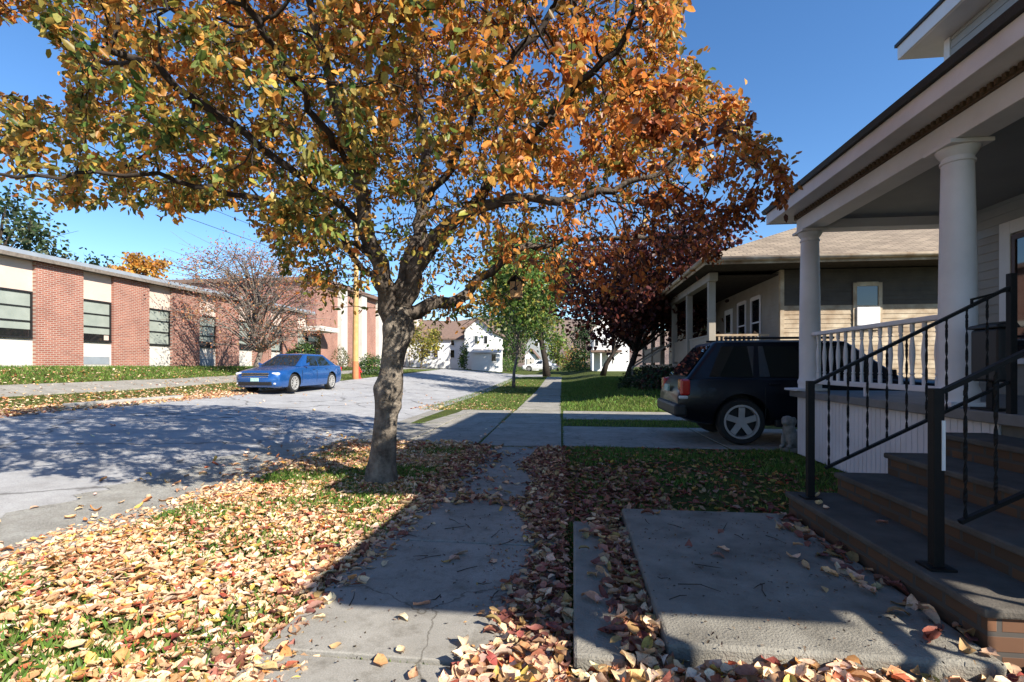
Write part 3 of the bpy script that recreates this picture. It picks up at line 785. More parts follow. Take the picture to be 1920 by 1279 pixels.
m = MB(); m.hexa([(fx(881, y2), y2 - .3, fz(663, y2)), (fx(939, y2), y2 - .3, fz(663, y2)), (fx(939, y2), YH - 1.52, fz(654, y2)), (fx(881, y2), YH - 1.52, fz(654, y2))], [(fx(881, y2), y2 - .3, fz(661, y2)), (fx(939, y2), y2 - .3, fz(661, y2)), (fx(939, y2), YH - 1.52, fz(652, y2)), (fx(881, y2), YH - 1.52, fz(652, y2))]); m.build('porch_roof', M['pale_panel'], farm)
for a, b, c, d in ((796, 803, 656, 670), (814, 821, 656, 670), (845, 852, 657, 671), (800, 806, 638, 648), (846, 852, 638, 648)):
    far_window(farm, fx(a), fx(b), YH, fz(d), fz(c))
for a, b, c, d in ((890, 896, 632, 646), (908, 914, 632, 646)): far_window(farm, fx(a, YH - 1.5), fx(b, YH - 1.5), YH - 1.5, fz(d), fz(c))
for a, b, c, d in ((922, 930, 665, 678),): far_window(farm, fx(a, y2), fx(b, y2), y2, fz(d, y2), fz(c, y2))
m = MB(); m.box((fx(822), YH + 3.7, fz(598)), (fx(828), YH + 4.5, fz(588))); m.build('chimney', M['brick_y'], farm)
low = thing('white_cottage', (fx(760), 66, 1.2), 'low white cottage with grey roof left of the farmhouse', 'house')
m = MB(); block(m, fx(735, 66), fx(776, 66), 66, 72, .6, fz(668, 66), fz(652, 66), 'x'); m.build('wall', M['whiteclap'], low)
m = MB(); gable(m, fx(735, 66), fx(776, 66), 66, 72, fz(668, 66), fz(652, 66), 'x'); m.build('roof', M['brownroof'], low)
far_window(low, fx(764, 66), fx(770, 66), 66, fz(681, 66), fz(671, 66))
gar = thing('white_garage', (fx(993, 85), 85, 1), 'small white gabled garage seen between tree trunks', 'garage')
m = MB(); block(m, fx(984, 85), fx(1006, 85), 85, 91, .4, fz(668, 85), fz(655, 85), 'y'); m.build('wall', M['whiteclap'], gar)
m = MB(); gable(m, fx(984, 85), fx(1006, 85), 85, 91, fz(668, 85), fz(655, 85), 'y'); m.build('roof', M['brownroof'], gar)
MB().box((fx(988, 85), 84.9, .9), (fx(1002, 85), 84.99, fz(673, 85))).build('door', M['pale_panel'], gar)
blu = thing('grey_gabled_house', (fx(1005, 110), 110, 1), 'grey-blue gabled house far behind the street trees', 'house')
m = MB(); block(m, fx(985, 110), fx(1040, 110), 110, 120, .4, fz(648, 110), fz(620, 110), 'y'); m.build('wall', M['greysiding'], blu)
m = MB(); gable(m, fx(985, 110), fx(1040, 110), 110, 120, fz(648, 110), fz(620, 110), 'y'); m.build('roof', M['metalroof'], blu)
far_window(blu, fx(1003, 110), fx(1009, 110), 110, fz(650, 110), fz(640, 110))
rt = thing('white_house', (fx(1120, 52), 52, 1), 'white two-storey house half hidden behind the dark purple tree', 'house')
m = MB(); block(m, fx(1112, 52), fx(1180, 52), 52, 60, .4, fz(620, 52), fz(585, 52), 'y'); m.build('wall', M['whiteclap'], rt)
m = MB(); gable(m, fx(1112, 52), fx(1180, 52), 52, 60, fz(620, 52), fz(585, 52), 'y'); m.build('roof', M['brownroof'], rt)
m = MB(); m.box((fx(1108, 50), 49.5, fz(662, 50)), (fx(1165, 50), 51.95, fz(658, 50))); m.build('porch_roof', M['brownroof'], rt)
for px in (1110, 1125, 1140): MB().box((fx(px, 50), 49.6, .9), (fx(px, 50) + .15, 49.75, fz(662, 50) - .001)).build('porch_post', M['whiteclap'], rt)
for a, b in ((1116, 1122), (1132, 1138)): far_window(rt, fx(a, 52), fx(b, 52), 52, fz(650, 52), fz(636, 52))

# ================================================================== POLE, WIRES, HYDRANT
pu, pv = -12.15, 27.2
pz = GZ(pu, pv)
pole = thing('utility_pole', (pu, pv, pz), 'tall orange-tinted wooden utility pole on the verge beside the hydrant', 'utility pole')
m = MB(); m.tube([(pu, pv, pz + 1.0), (pu + .03, pv, pz + 5), (pu + .06, pv, pz + 9.6)], [.165, .145, .11], 14); m.build('shaft', M['polewood'], pole, smooth=True, auto=50)
m = MB(); m.tube([(pu, pv, pz - .2), (pu, pv, pz + 1.0)], [.185, .168], 14); m.build('painted_base', M['polered'], pole, smooth=True, auto=50)
MB().box((pu - 1.1, pv - .06, pz + 9.0), (pu + 1.2, pv + .06, pz + 9.14)).build('crossarm', M['polewood'], pole)
def wires(name, p, q, sag, r, label):
    pts = []
    for i in range(25):
        t = i / 24; P = Vector(p).lerp(Vector(q), t); P.z -= sag * 4 * t * (1 - t); pts.append(P)
    m = MB(); m.tube(pts, r, 5); return props(m.build(name, M['wire']), label, 'wire')
wires('overhead_wire', (pu + .16, pv - .05, pz + 6.35), (pu + .9, -26, pz + 6.0), .55, .008, 'upper of the two thin wires crossing the sky from the wooden pole')
wires('overhead_wire', (pu + .17, pv - .05, pz + 5.75), (pu + .9, -26, pz + 5.5), .55, .009, 'lower of the two thin wires crossing the sky from the wooden pole')
hy = W(672, 697, 29.0); hz = GZ(hy.x, hy.y)
hyd = thing('fire_hydrant', (hy.x, hy.y, hz), 'red fire hydrant on the grass near the wooden pole', 'fire hydrant')
x, y = hy.x, hy.y
MB().lathe([(.17, -.03), (.17, .05), (.11, .06), (.105, .48), (.14, .49), (.14, .54), (.11, .56), (.085, .63), (.04, .68), (.03, .70), (.03, .74)], (x, y, hz), 18).build('barrel', M['hydrant'], hyd, smooth=True, auto=40)
for a in ((1, 0), (-1, 0), (0, -1)):
    m = MB(); m.tube([(x + a[0] * .09, y + a[1] * .09, hz + .40), (x + a[0] * .19, y + a[1] * .19, hz + .40)], .06, 12); m.build('outlet_cap', M['hydrant'], hyd)
# ================================================================== CARS
def car(name, spec, loc, rz, label):
    r = thing(name, loc, label, 'car', None, rz)
    L = spec
    st = np.array(L['stations'])          # x, half width, z bottom, z shoulder, z top centre
    xs = np.linspace(st[0, 0], st[-1, 0], 90)
    o = np.argsort(st[:, 0]); st = st[o]
    def interp(x, k): return np.interp(x, st[:, 0], st[:, k])
    A = np.stack([interp(xs, k) for k in range(1, 5)], 1)
    for _ in range(3):
        B = A.copy(); B[1:-1] = .25 * A[:-2] + .5 * A[1:-1] + .25 * A[2:]; A = B
    V = []; F = []
    for x, (hw, zb, zs, zt) in zip(xs, A):
        d = zs - zb
        half = [(0, zb), (hw * .80, zb), (hw * .93, zb + .03), (hw * .975, zb + .14 * d), (hw * .995, zb + .36 * d), (hw, zb + .55 * d), (hw * .985, zb + .78 * d), (hw * .95, zs - .03), (hw * .90, zs), (hw * .72, zs + .55 * (zt - zs)), (hw * .4, zs + .88 * (zt - zs)), (0, zt)]
        ring = half + [(-y, z) for y, z in half[-2:0:-1]]
        V += [(x, y, z) for y, z in ring]
    n = len(ring)
    for i in range(len(xs) - 1):
        for k in range(n): F.append((i * n + k, i * n + (k + 1) % n, (i + 1) * n + (k + 1) % n, (i + 1) * n + k))
    F.append(tuple(range(n))); F.append(tuple((len(xs) - 1) * n + k for k in range(n))[::-1])
    m = MB(); m.add(V, F); body = m.build('body', [L['paint'], M['darkplastic']], r, smooth=True, local=True)
    bm = bmesh.new(); bm.from_mesh(body.data); bmesh.ops.recalc_face_normals(bm, faces=bm.faces); bm.to_mesh(body.data); bm.free()
    # wheel openings cut out of the body
    cut = MB()
    for wx in L['wheels']:
        for sy in (-1, 1):
            c = [(wx + L['arch'] * math.cos(a), sy * .45, L['wr'] + .01 + L['arch'] * math.sin(a)) for a in np.linspace(0, 2 * math.pi, 33)[:-1]]
            c2 = [(x, sy * 1.3, z) for x, y, z in c]
            cut.add(c + c2, [tuple(range(32)), tuple(range(32, 64))[::-1]] + [(k, (k + 1) % 32, 32 + (k + 1) % 32, 32 + k) for k in range(32)])
    co_ = cut.build('cutter', M['darkplastic'], None)
    bm = bmesh.new(); bm.from_mesh(co_.data); bmesh.ops.recalc_face_normals(bm, faces=bm.faces); bm.to_mesh(co_.data); bm.free()
    co_.location = (0, 0, 0)
    keep = r.matrix_basis.copy(); r.matrix_basis = Matrix.Identity(4)
    md = body.modifiers.new('arch', 'BOOLEAN'); md.operation = 'DIFFERENCE'; md.object = co_; md.solver = 'EXACT'
    bpy.context.view_layer.update()
    dg = bpy.context.evaluated_depsgraph_get()
    me = bpy.data.meshes.new_from_object(body.evaluated_get(dg))
    body.modifiers.clear(); old = body.data; body.data = me; bpy.data.objects.remove(co_); r.matrix_basis = keep
    for p in me.polygons:          # the hollow of the wheel wells is bare black liner
        if abs(p.center.y) < L['hw'] - .12 and p.center.z < L['wr'] * 2.4 and any(abs(p.center.x - w) < L['arch'] + .02 for w in L['wheels']) and p.center.z > L['zb'] + .02: p.material_index = 1
    try: me.set_sharp_from_angle(angle=R(38))
    except Exception: pass
    # cabin
    xf0, xr0, xf1, xr1, zb, zr, wb, wt = L['cabin']
    m = MB(); V = []; F = []
    N = 24
    def plan(t):
        x0 = xf0 + (xf1 - xf0) * t; x1 = xr0 + (xr1 - xr0) * t; w = wb + (wt - wb) * t; z = zb + (zr - zb) * t
        return x0, x1, w, z
    rings = [0, .25, .5, .75, .9, .97, 1.0]
    for t in rings:
        x0, x1, w, z = plan(min(t, .97)); ins = 0 if t < .97 else (0 if t < .99 else .06)
        z = zb + (zr - zb) * t
        rr = .10
        pts = []
        for cx_, cy_, a0 in ((x0 - rr - ins, w - rr - ins, 0), (x1 + rr + ins, w - rr - ins, 90), (x1 + rr + ins, -w + rr + ins, 180), (x0 - rr - ins, -w + rr + ins, 270)):
            for k in range(6):
                a = R(a0 + k * 18); pts.append((cx_ + rr * math.cos(a), cy_ + rr * math.sin(a), z))
        V += pts
    n = 24
    for i in range(len(rings) - 1):
        for k in range(n): F.append((i * n + k, i * n + (k + 1) % n, (i + 1) * n + (k + 1) % n, (i + 1) * n + k))
    x0, x1, w, z = plan(.97)
    c = len(V); V.append(((x0 + x1) / 2, 0, zr + .045)); b0 = (len(rings) - 1) * n
    for k in range(n): F.append((b0 + k, b0 + (k + 1) % n, c))
    m.add(V, F); m.build('cabin', L['paint'], r, smooth=True, local=True, auto=45)
    def side(x, t, sy, off): # x fraction 0 (front) .. 1 (rear)
        x0, x1, w, z = plan(t); return (x0 + (x1 - x0) * x, sy * (w + off), z)
    def patch(name, q, mt, nx=8):
        V = []
        for i in range(nx + 1):
            a = i / nx
            V.append(tuple(q[0][k] * (1 - a) + q[1][k] * a for k in range(3))); V.append(tuple(q[3][k] * (1 - a) + q[2][k] * a for k in range(3)))
        mm = MB(); mm.add(V, [(2 * i, 2 * i + 2, 2 * i + 3, 2 * i + 1) for i in range(nx)])
        ob = mm.build(name, mt, r, local=True); sd = ob.modifiers.new('thick', 'SOLIDIFY'); sd.thickness = .006; sd.offset = 0; return ob
    for sy in (-1, 1):
        for (a0, a1, b1, b0) in L['sidewin']:
            patch('side_window', [side(a0, .06, sy, .004), side(a1, .06, sy, .004), side(b1, .86, sy, .004), side(b0, .86, sy, .004)], M['carglass'])
    x0, x1, w, z = plan(.05); X0, X1, W_, Z_ = plan(.90)
    patch('windscreen', [(x0 + .012, -w + .12, z), (x0 + .012, w - .12, z), (X0 + .012, W_ - .10, Z_), (X0 + .012, -W_ + .10, Z_)], M['carglass'])
    patch('rear_window', [(x1 - .012, -w + .12, z + .02), (x1 - .012, w - .12, z + .02), (X1 - .012, W_ - .10, Z_), (X1 - .012, -W_ + .10, Z_)], M['carglass'])
    # wheels
    wr = L['wr']
    for wx in L['wheels']:
        for sy in (-1, 1):
            y = sy * L['track']
            prof = [(wr * .66, -.10), (wr * .93, -.105), (wr * .985, -.085), (wr, -.05), (wr, .05), (wr * .985, .085), (wr * .93, .105), (wr * .66, .10)]
            m = MB(); vs = []; fs = []; n = 32
            for rad, d in prof:
                for k in range(n): a = 2 * math.pi * k / n; vs.append((wx + rad * math.cos(a), y + d, wr + rad * math.sin(a)))
            P_ = len(prof)
            for i in range(P_ - 1):
                for k in range(n): fs.append((i * n + k, i * n + (k + 1) % n, (i + 1) * n + (k + 1) % n, (i + 1) * n + k))
            m.add(vs, fs); ty = m.build('tyre', M['tyre'], None, smooth=True, auto=40)
            wheel = link(bpy.data.objects.new('wheel', None)); wheel.parent = r; ty.parent = wheel
            m = MB(); yo = y + sy * .085
            m.tube([(wx, y - sy * .05, wr), (wx, y + sy * .02, wr)], wr * .64, 24)
            vs = []; fs = []
            for rad, d in ((wr * .745, .0), (wr * .745, .024), (wr * .66, .024), (wr * .63, -.03)):
                for k in range(n): a = 2 * math.pi * k / n; vs.append((wx + rad * math.cos(a), yo + sy * d, wr + rad * math.sin(a)))
            for i in range(3):
                for k in range(n): fs.append((i * n + k, i * n + (k + 1) % n, (i + 1) * n + (k + 1) % n, (i + 1) * n + k))
            hub = MB(); hub.tube([(wx, y + sy * .021, wr), (wx, y + sy * .024, wr)], wr * .63, 24); hub.build('brake_disc', M['darkplastic'], wheel, local=True)
            m = MB(); m.add(vs, fs)
            ns = L['spokes']
            for k in range(ns):
                a = 2 * math.pi * k / ns + .3
                m.bar((wx + .05 * math.cos(a), yo - sy * .005, wr + .05 * math.sin(a)), (wx + wr * .63 * math.cos(a), yo + sy * .008, wr + wr * .63 * math.sin(a)), .022 if sy else 0, wr * L['sw'], (-math.sin(a), 0, math.cos(a)))
            m.tube([(wx, yo - sy * .03, wr), (wx, yo + sy * .012, wr)], .065, 14)
            m.build('rim', M['alloy'], wheel, local=True)
    for nm, mt, boxes, bv in L['extras']:
        if nm.startswith('*'):
            for b in boxes: MB().box(*b).build(nm[1:], mt, r, local=True, bevel=bv)
        else:
            m = MB()
            for b in boxes: m.box(*b)
            m.build(nm, mt, r, local=True, bevel=bv)
    for sy in (-1, 1):
        m = MB(); mx, mz, my = L['mirror']
        m.hexa([(mx - .05, sy * my, mz), (mx + .06, sy * my, mz), (mx + .04, sy * (my + .17), mz + .02), (mx - .06, sy * (my + .17), mz + .02)], [(mx - .05, sy * my, mz + .06), (mx + .06, sy * my, mz + .06), (mx + .03, sy * (my + .18), mz + .14), (mx - .07, sy * (my + .18), mz + .14)])
        m.build('mirror', L['paint'], r, local=True, bevel=.02)
    # door seams
    for sy in (-1, 1):
        for dx in L['seams']:
            hw = float(np.interp(dx, xs[::-1] if xs[0] > xs[-1] else xs, (A[::-1] if xs[0] > xs[-1] else A)[:, 0]))
            zs_ = L['cabin'][4]
            pts = [(dx, sy * hw * f, z) for f, z in ((.978, L['zb'] + .14), (.997, L['zb'] + .3), (1.003, .64), (.99, zs_ - .13))]
            mm = MB()
            for p, q in zip(pts, pts[1:]): mm.bar(p, q, .010, .008, (0, 1, 0))
            mm.build('door_seam', M['darkplastic'], r, local=True)
        for dx in L['handles']:
            hw = float(np.interp(dx, xs[::-1] if xs[0] > xs[-1] else xs, (A[::-1] if xs[0] > xs[-1] else A)[:, 0]))
            MB().box((dx - .09, min(sy * hw * .985, sy * (hw + .022)), L['hz']), (dx + .09, max(sy * hw * .985, sy * (hw + .022)), L['hz'] + .03)).build('door_handle', L['paint'], r, local=True, bevel=.008)
    return r
sedan = dict(paint=M['bluepaint'], hw=.915, zb=.17, wr=.33, arch=.395, track=.79, wheels=(1.42, -1.31), spokes=10, sw=.10, hz=.83,
  stations=[(2.44, .56, .34, .54, .58), (2.39, .74, .22, .66, .69), (2.24, .85, .18, .745, .79), (1.9, .895, .17, .80, .855), (1.4, .912, .17, .87, .925), (.95, .915, .17, .93, .985), (0, .915, .17, .95, .985), (-1, .915, .18, .97, 1.0), (-1.75, .90, .2, .985, 1.04), (-2.2, .86, .25, .97, 1.02), (-2.36, .80, .33, .93, .965), (-2.42, .68, .45, .86, .88)],
  cabin=(1.12, -1.98, .20, -1.12, .93, 1.42, .83, .60),
  sidewin=[(.17, .47, .46, .10), (.49, .80, .86, .48)],
  seams=(.95, -.10, -1.05), handles=(.12, -.88), mirror=(.72, .95, .86),
  extras=[('grille', M['darkplastic'], [((2.30, -.50, .52), (2.425, .50, .70)), ((2.33, -.62, .27), (2.445, .62, .40))], .02),
          ('grille_bars', M['chrome'], [((2.40, -.51, .685), (2.437, .51, .71)), ((2.40, -.51, .615), (2.44, .51, .64)), ((2.40, -.50, .545), (2.443, .50, .565))], .006),
          ('*headlight', M['clearlamp'], [((2.10, .55, .615), (2.345, .815, .72)), ((2.10, -.815, .615), (2.345, -.55, .72))], .045),
          ('*fog_lamp', M['clearlamp'], [((2.28, .66, .30), (2.385, .74, .36)), ((2.28, -.74, .30), (2.385, -.66, .36))], .02),
          ('number_plate', M['plate'], [((2.43, -.155, .41), (2.452, .155, .53))], .004),
          ('*tail_light', M['redlamp'], [((-2.40, .52, .74), (-2.27, .80, .92)), ((-2.40, -.80, .74), (-2.27, -.52, .92))], .03)])
cu = -10.95; cv = 18.85
car('parked_car', sedan, (cu, cv, GZ(cu, cv) + .012), R(-90 - 1.2), 'blue sedan parked at the far side of the road, facing the camera')
suv = dict(paint=M['navypaint'], hw=.93, zb=.30, wr=.375, arch=.45, track=.80, wheels=(1.42, -1.36), spokes=5, sw=.26, hz=.98,
  stations=[(2.36, .70, .42, .78, .82), (2.30, .82, .32, .92, .96), (2.1, .90, .30, 1.0, 1.06), (1.4, .925, .30, 1.05, 1.11), (.95, .93, .30, 1.09, 1.14), (-1, .93, .30, 1.10, 1.14), (-1.9, .925, .31, 1.10, 1.13), (-2.18, .91, .36, 1.09, 1.12), (-2.28, .89, .42, 1.05, 1.08), (-2.36, .86, .46, .80, .82)],
  cabin=(1.15, -2.22, .35, -1.72, 1.07, 1.70, .86, .68),
  sidewin=[(.13, .40, .40, .07), (.42, .66, .67, .42), (.69, .90, .93, .70)],
  seams=(.95, -.05, -1.0), handles=(.15, -.85), mirror=(.85, 1.10, .88),
  extras=[('*tail_light', M['redlamp'], [((-2.325, .66, .80), (-2.17, .925, 1.07)), ((-2.325, -.925, .80), (-2.17, -.66, 1.07))], .03),
          ('*reversing_lamp', M['clearlamp'], [((-2.345, .70, .74), (-2.20, .91, .795)), ((-2.345, -.91, .74), (-2.20, -.70, .795))], .02),
          ('rear_bumper', M['darkplastic'], [((-2.42, -.90, .44), (-2.20, .90, .66))], .05),
          ('*roof_rail', M['darkplastic'], [((-1.55, .56, 1.735), (.20, .60, 1.775)), ((-1.55, -.60, 1.735), (.20, -.56, 1.775))], .012),
          ('number_plate', M['plate'], [((-2.40, -.155, .84), (-2.36, .155, .96))], .004),
          ('*sill_cladding', M['darkplastic'], [((-.85, .85, .30), (.95, .945, .42)), ((-.85, -.945, .30), (.95, -.85, .42))], .02),
          ('*headlight', M['clearlamp'], [((2.15, .58, .78), (2.33, .82, .94)), ((2.15, -.82, .78), (2.33, -.58, .94))], .04)])
car('parked_suv', suv, (4.08, 9.53, .025), 0, 'dark navy sport utility car in the shaded driveway, tail towards the street')
wh = dict(sedan); wh['paint'] = mat('white_car_paint', (.75, .75, .76), None, 3, .3, 0, coat=.6)
car('white_car', wh, (fx(1012, 70), 70.0, GZ(-4, 70) + .03), R(180), 'white car far away between the street trees')
# ================================================================== TREES
def inpoly(px, py, poly):
    poly = np.array(poly, float); x = np.asarray(px); y = np.asarray(py); ins = np.zeros(x.shape, bool)
    j = len(poly) - 1
    for i in range(len(poly)):
        xi, yi = poly[i]; xj, yj = poly[j]
        c = ((yi > y) != (yj > y)) & (x < (xj - xi) * (y - yi) / (yj - yi + 1e-12) + xi)
        ins ^= c; j = i
    return ins
# --- the maple-like ornamental tree on the lawn strip: grown towards points filling its crown
ZT0 = 5.7
trunk_px = [(715, 912, .205), (716, 900, .185), (717, 880, .170), (719, 850, .158), (722, 800, .140), (725, 770, .143), (728, 745, .156), (729, 725, .160), (732, 705, .138), (734, 688, .126), (738, 662, .140), (743, 635, .158), (746, 610, .165), (748, 592, .150), (750, 578, .115), (752, 566, .05)]
limbs = [
 [(738, 600, 5.7), (715, 520, 5.6), (692, 440, 5.4), (672, 330, 5.2), (640, 220, 5.0), (600, 100, 4.8), (570, -20, 4.7)],
 [(705, 485, 5.5), (650, 445, 5.2), (600, 420, 4.9), (480, 372, 4.4), (330, 335, 3.9), (190, 325, 3.6), (60, 330, 3.35), (-120, 320, 3.2)],
 [(690, 430, 5.4), (560, 330, 4.8), (400, 210, 4.2), (250, 110, 3.8), (150, 90, 3.6)],
 [(750, 585, 5.7), (765, 500, 5.8), (790, 400, 5.9), (800, 300, 6.0), (790, 180, 6.1), (770, 50, 6.2), (760, -100, 6.3)],
 [(762, 565, 5.7), (800, 470, 5.7), (835, 425, 5.6), (880, 393, 5.5), (950, 375, 5.3), (1050, 380, 5.2), (1150, 355, 5.1), (1250, 320, 5.0), (1350, 260, 4.9)],
 [(762, 600, 5.7), (800, 575, 5.8), (860, 562, 6.0), (920, 510, 6.2), (970, 470, 6.3), (1080, 450, 6.4), (1250, 448, 6.5), (1390, 435, 6.5)],
 [(795, 390, 5.9), (850, 300, 5.9), (900, 200, 5.8), (970, 100, 5.7), (1050, 0, 5.7)],
 [(880, 393, 5.5), (960, 300, 5.0), (1040, 200, 4.6), (1130, 110, 4.3), (1200, 40, 4.2)],
 [(735, 575, 5.8), (700, 520, 6.4), (640, 460, 7.0), (560, 400, 7.6)],
 [(750, 560, 5.9), (780, 500, 6.8), (830, 430, 7.6), (900, 360, 8.3)],
 [(672, 330, 5.2), (600, 230, 4.5), (520, 100, 3.9), (450, 0, 3.6)],
]
sil = [(-500, 400), (-500, -1500), (1250, -1500), (1290, -100), (1308, 0), (1262, 60), (1330, 150), (1385, 180), (1430, 240), (1480, 275), (1495, 330), (1475, 390), (1485, 470), (1430, 495), (1330, 510), (1250, 535), (1180, 560), (1090, 575), (1000, 560), (940, 580), (900, 620), (860, 640), (820, 625), (790, 590), (770, 520), (690, 540), (640, 590), (575, 555), (510, 480), (450, 395), (400, 385), (330, 412), (280, 405), (200, 385), (80, 400), (0, 385)]
notch = [(-400, 45), (75, 42), (105, 130), (115, 180), (30, 165), (-400, 180)]
def crown_points(n):
    out = []
    c = np.array([-.95, 5.5, 4.75]); rad = np.array([4.5, 3.3, 3.3])     # lateral, depth, height
    while sum(len(o) for o in out) < n:
        q = rng.uniform(-1, 1, (n * 3, 3)); r = np.linalg.norm(q, axis=1)
        q = q[(r < 1) & (rng.random(len(r)) < .25 + .75 * r ** 1.5)]
        X = c[0] + q[:, 0] * rad[0]; Z = c[1] + q[:, 1] * rad[1]; z = c[2] + q[:, 2] * np.where(q[:, 2] > 0, 2.35, rad[2])
        P = np.stack([X * CT - Z * ST, Z * CT + X * ST, z], 1)
        px, py, d = proj(P)
        ok = (d > 1.9) & inpoly(px, py, sil) & ~inpoly(px, py, notch) & (z > 1.75)
        out.append(P[ok])
    return np.concatenate(out)[:n]
def grow(seed_lines, att, step=.16, infl=1.5, kill=.24, iters=70):
    pts = []; par = []; rmin = []
    def addn(p, q, r=0): pts.append(np.array(p, float)); par.append(q); rmin.append(r); return len(pts) - 1
    for li, (line, fixed) in enumerate(seed_lines):
        prev = -1
        if li:
            A = np.array(pts); prev = int(np.argmin(np.linalg.norm(A - np.array(line[0]), axis=1)))
        seg = [np.array(line[0], float)] if li == 0 else []
        if li == 0: prev = addn(line[0], -1, fixed[0])
        for i in range(len(line) - 1):
            a, b = np.array(line[i], float), np.array(line[i + 1], float); L = np.linalg.norm(b - a); k = max(1, int(L / step))
            for t in range(1, k + 1):
                w = t / k; p = a + (b - a) * w
                if li: p = p + rng.normal(0, .022, 3)
                f_ = (i + w) / (len(line) - 1)
                prev = addn(p, prev, (fixed[i] + (fixed[i + 1] - fixed[i]) * w) if li == 0 else -(fixed[0] + (fixed[1] - fixed[0]) * f_))
    att = att.copy(); N = len(att)
    P = np.array(pts); best = np.full(N, 1e9); bi = np.zeros(N, int)
    for s in range(0, len(P), 200):
        d = np.linalg.norm(att[:, None] - P[None, s:s + 200], axis=2); k = d.argmin(1); v = d[np.arange(N), k]
        u = v < best; best[u] = v[u]; bi[u] = k[u] + s
    alive = best > kill
    for it in range(iters):
        act = alive & (best < infl)
        if not act.any():
            infl *= 1.4
            if infl > 6: break
            continue
        idx = bi[act]; dirs = unit(att[act] - np.array(pts)[idx])
        acc = {}
        for k, d in zip(idx, dirs): acc.setdefault(int(k), []).append(d)
        new = []
        for k, ds in acc.items():
            d = np.mean(ds, 0) + rng.normal(0, .18, 3)
            if np.linalg.norm(d) < 1e-3: d = rng.normal(size=3)
            p = pts[k] + unit(d) * step
            new.append(addn(p, k))
        NP = np.array([pts[k] for k in new])
        d = np.linalg.norm(att[:, None] - NP[None], axis=2); k = d.argmin(1); v = d[np.arange(N), k]
        u = v < best - 1e-4; best[u] = v[u]; bi[u] = np.array(new)[k[u]]
        alive &= best > kill
    return np.array(pts), np.array(par), np.array(rmin)
def radii(par, rmin, rtip=.0035, e=2.35, cap=None):
    n = len(par); acc = np.zeros(n); kids = [[] for _ in range(n)]
    for i, p in enumerate(par):
        if p >= 0: kids[p].append(i)
    r = np.zeros(n)
    for i in range(n - 1, -1, -1):
        if not kids[i]: acc[i] = rtip ** e
        else: acc[i] = sum(acc[k] for k in kids[i])
        r[i] = acc[i] ** (1 / e)
    return r, kids
def wood(m, pts, par, r, kids, skip=0, knob=0):
    """tubes along chains, each continuing through its thickest child"""
    n = len(pts); started = [k for k in range(n) if par[k] < 0]
    stack = list(started)
    while stack:
        s = stack.pop(); ch = [s]
        while kids[ch[-1]]:
            ks = sorted(kids[ch[-1]], key=lambda k: -r[k]); ch.append(ks[0]); stack += ks[1:]
        full = ([par[s]] if par[s] >= 0 else []) + ch
        if len(full) < 2: continue
        rr = [r[k] for k in full]
        if par[s] >= 0: rr[0] = min(r[par[s]], r[s] * 1.35)
        if max(rr) < skip: continue
        nn = 16 if rr[0] > .12 else 9 if rr[0] > .03 else 6 if rr[0] > .012 else 4
        w = None
        if knob: w = lambda i, a, s0=s: 1 + (knob * (.5 * math.sin(3 * a + i * .45 + s0) + .35 * math.sin(5 * a - i * .8) + random.uniform(-.35, .35)) if nn > 6 else 0)
        m.tube([pts[k] for k in full], rr, nn, True, w)
order = []
tp = [W(x, y, ZT0) for x, y, _ in trunk_px]; tp[0].z = -.05; fix = [q * (.90 if i < 6 else .95) for i, (*_, q) in enumerate(trunk_px)]
lrad = [(.115, .010), (.034, .005), (.032, .005), (.105, .010), (.10, .010), (.085, .008), (.05, .008), (.045, .008), (.06, .01), (.06, .01), (.035, .007)]
lines = [(tp, fix)] + [([W(*q) for q in l], f) for l, f in zip(limbs, lrad)]
att = crown_points(7500)
# cut the trunk finely
pts, par, rmin = grow(lines, att, .12, 1.3, .15, 90)
# topological order is creation order (parents first)
r, kids = radii(par, rmin)
lim = np.full(len(r), 1.0)
nt_ = int((rmin > 0).sum())
sc_ = .095 / r[nt_ + 2] if r[nt_ + 2] > .095 else 1
top = r[:nt_].max()
r = np.minimum(r, .015 + (r - .015).clip(0) * .75) if top > .2 else r
r[nt_:] = np.maximum(r[nt_:], -rmin[nt_:])
r[:nt_] = rmin[:nt_]
tb = Vector((tp[1].x, tp[1].y, 0))
tree = thing('street_tree', tb, 'orange and green autumn tree with knobbly trunk on the leafy lawn strip', 'tree')
# trunk proper: dense rings with burls
m = MB()
zs = np.linspace(tp[0].z, tp[-1].z, 60); zz = np.array([p.z for p in tp])
cxs = np.interp(zs, zz, [p.x for p in tp]); cys = np.interp(zs, zz, [p.y for p in tp]); rs = np.interp(zs, zz, fix)
for _ in range(2): rs[1:-1] = .25 * rs[:-2] + .5 * rs[1:-1] + .25 * rs[2:]
ph = rng.uniform(0, 6.28, 12)
burls = [(W(706, 728, ZT0).z, math.pi + TH, .028, .10), (W(752, 765, ZT0).z, TH, .030, .05), (W(700, 880, ZT0).z, 3.6, .02, .1), (1.0, 4.6, .03, .09), (1.45, 5.2, .03, .08), (.62, 4.3, .018, .06), (1.75, 4.4, .035, .09), (1.7, .3, .03, .10)]
def wob(i, a):
    z = zs[i]
    w = 1 + .035 * math.sin(3 * a + ph[0] + z * 1.3) + .03 * math.sin(5 * a + ph[1] - z * 2.1) + .02 * math.sin(9 * a + ph[2] + z * 6) + .014 * math.sin(14 * a + z * 9 + ph[3])
    w += .10 * max(0, 1 - z / .22) * (.6 + .4 * math.sin(4 * a + ph[4]))
    for bz, ba, amp, sz in burls:
        da = math.atan2(math.sin(a - ba), math.cos(a - ba)); w += amp / .15 * math.exp(-(da / .55) ** 2 - ((z - bz) / sz) ** 2)
    return w
vs = []; fs = []; NN = 40
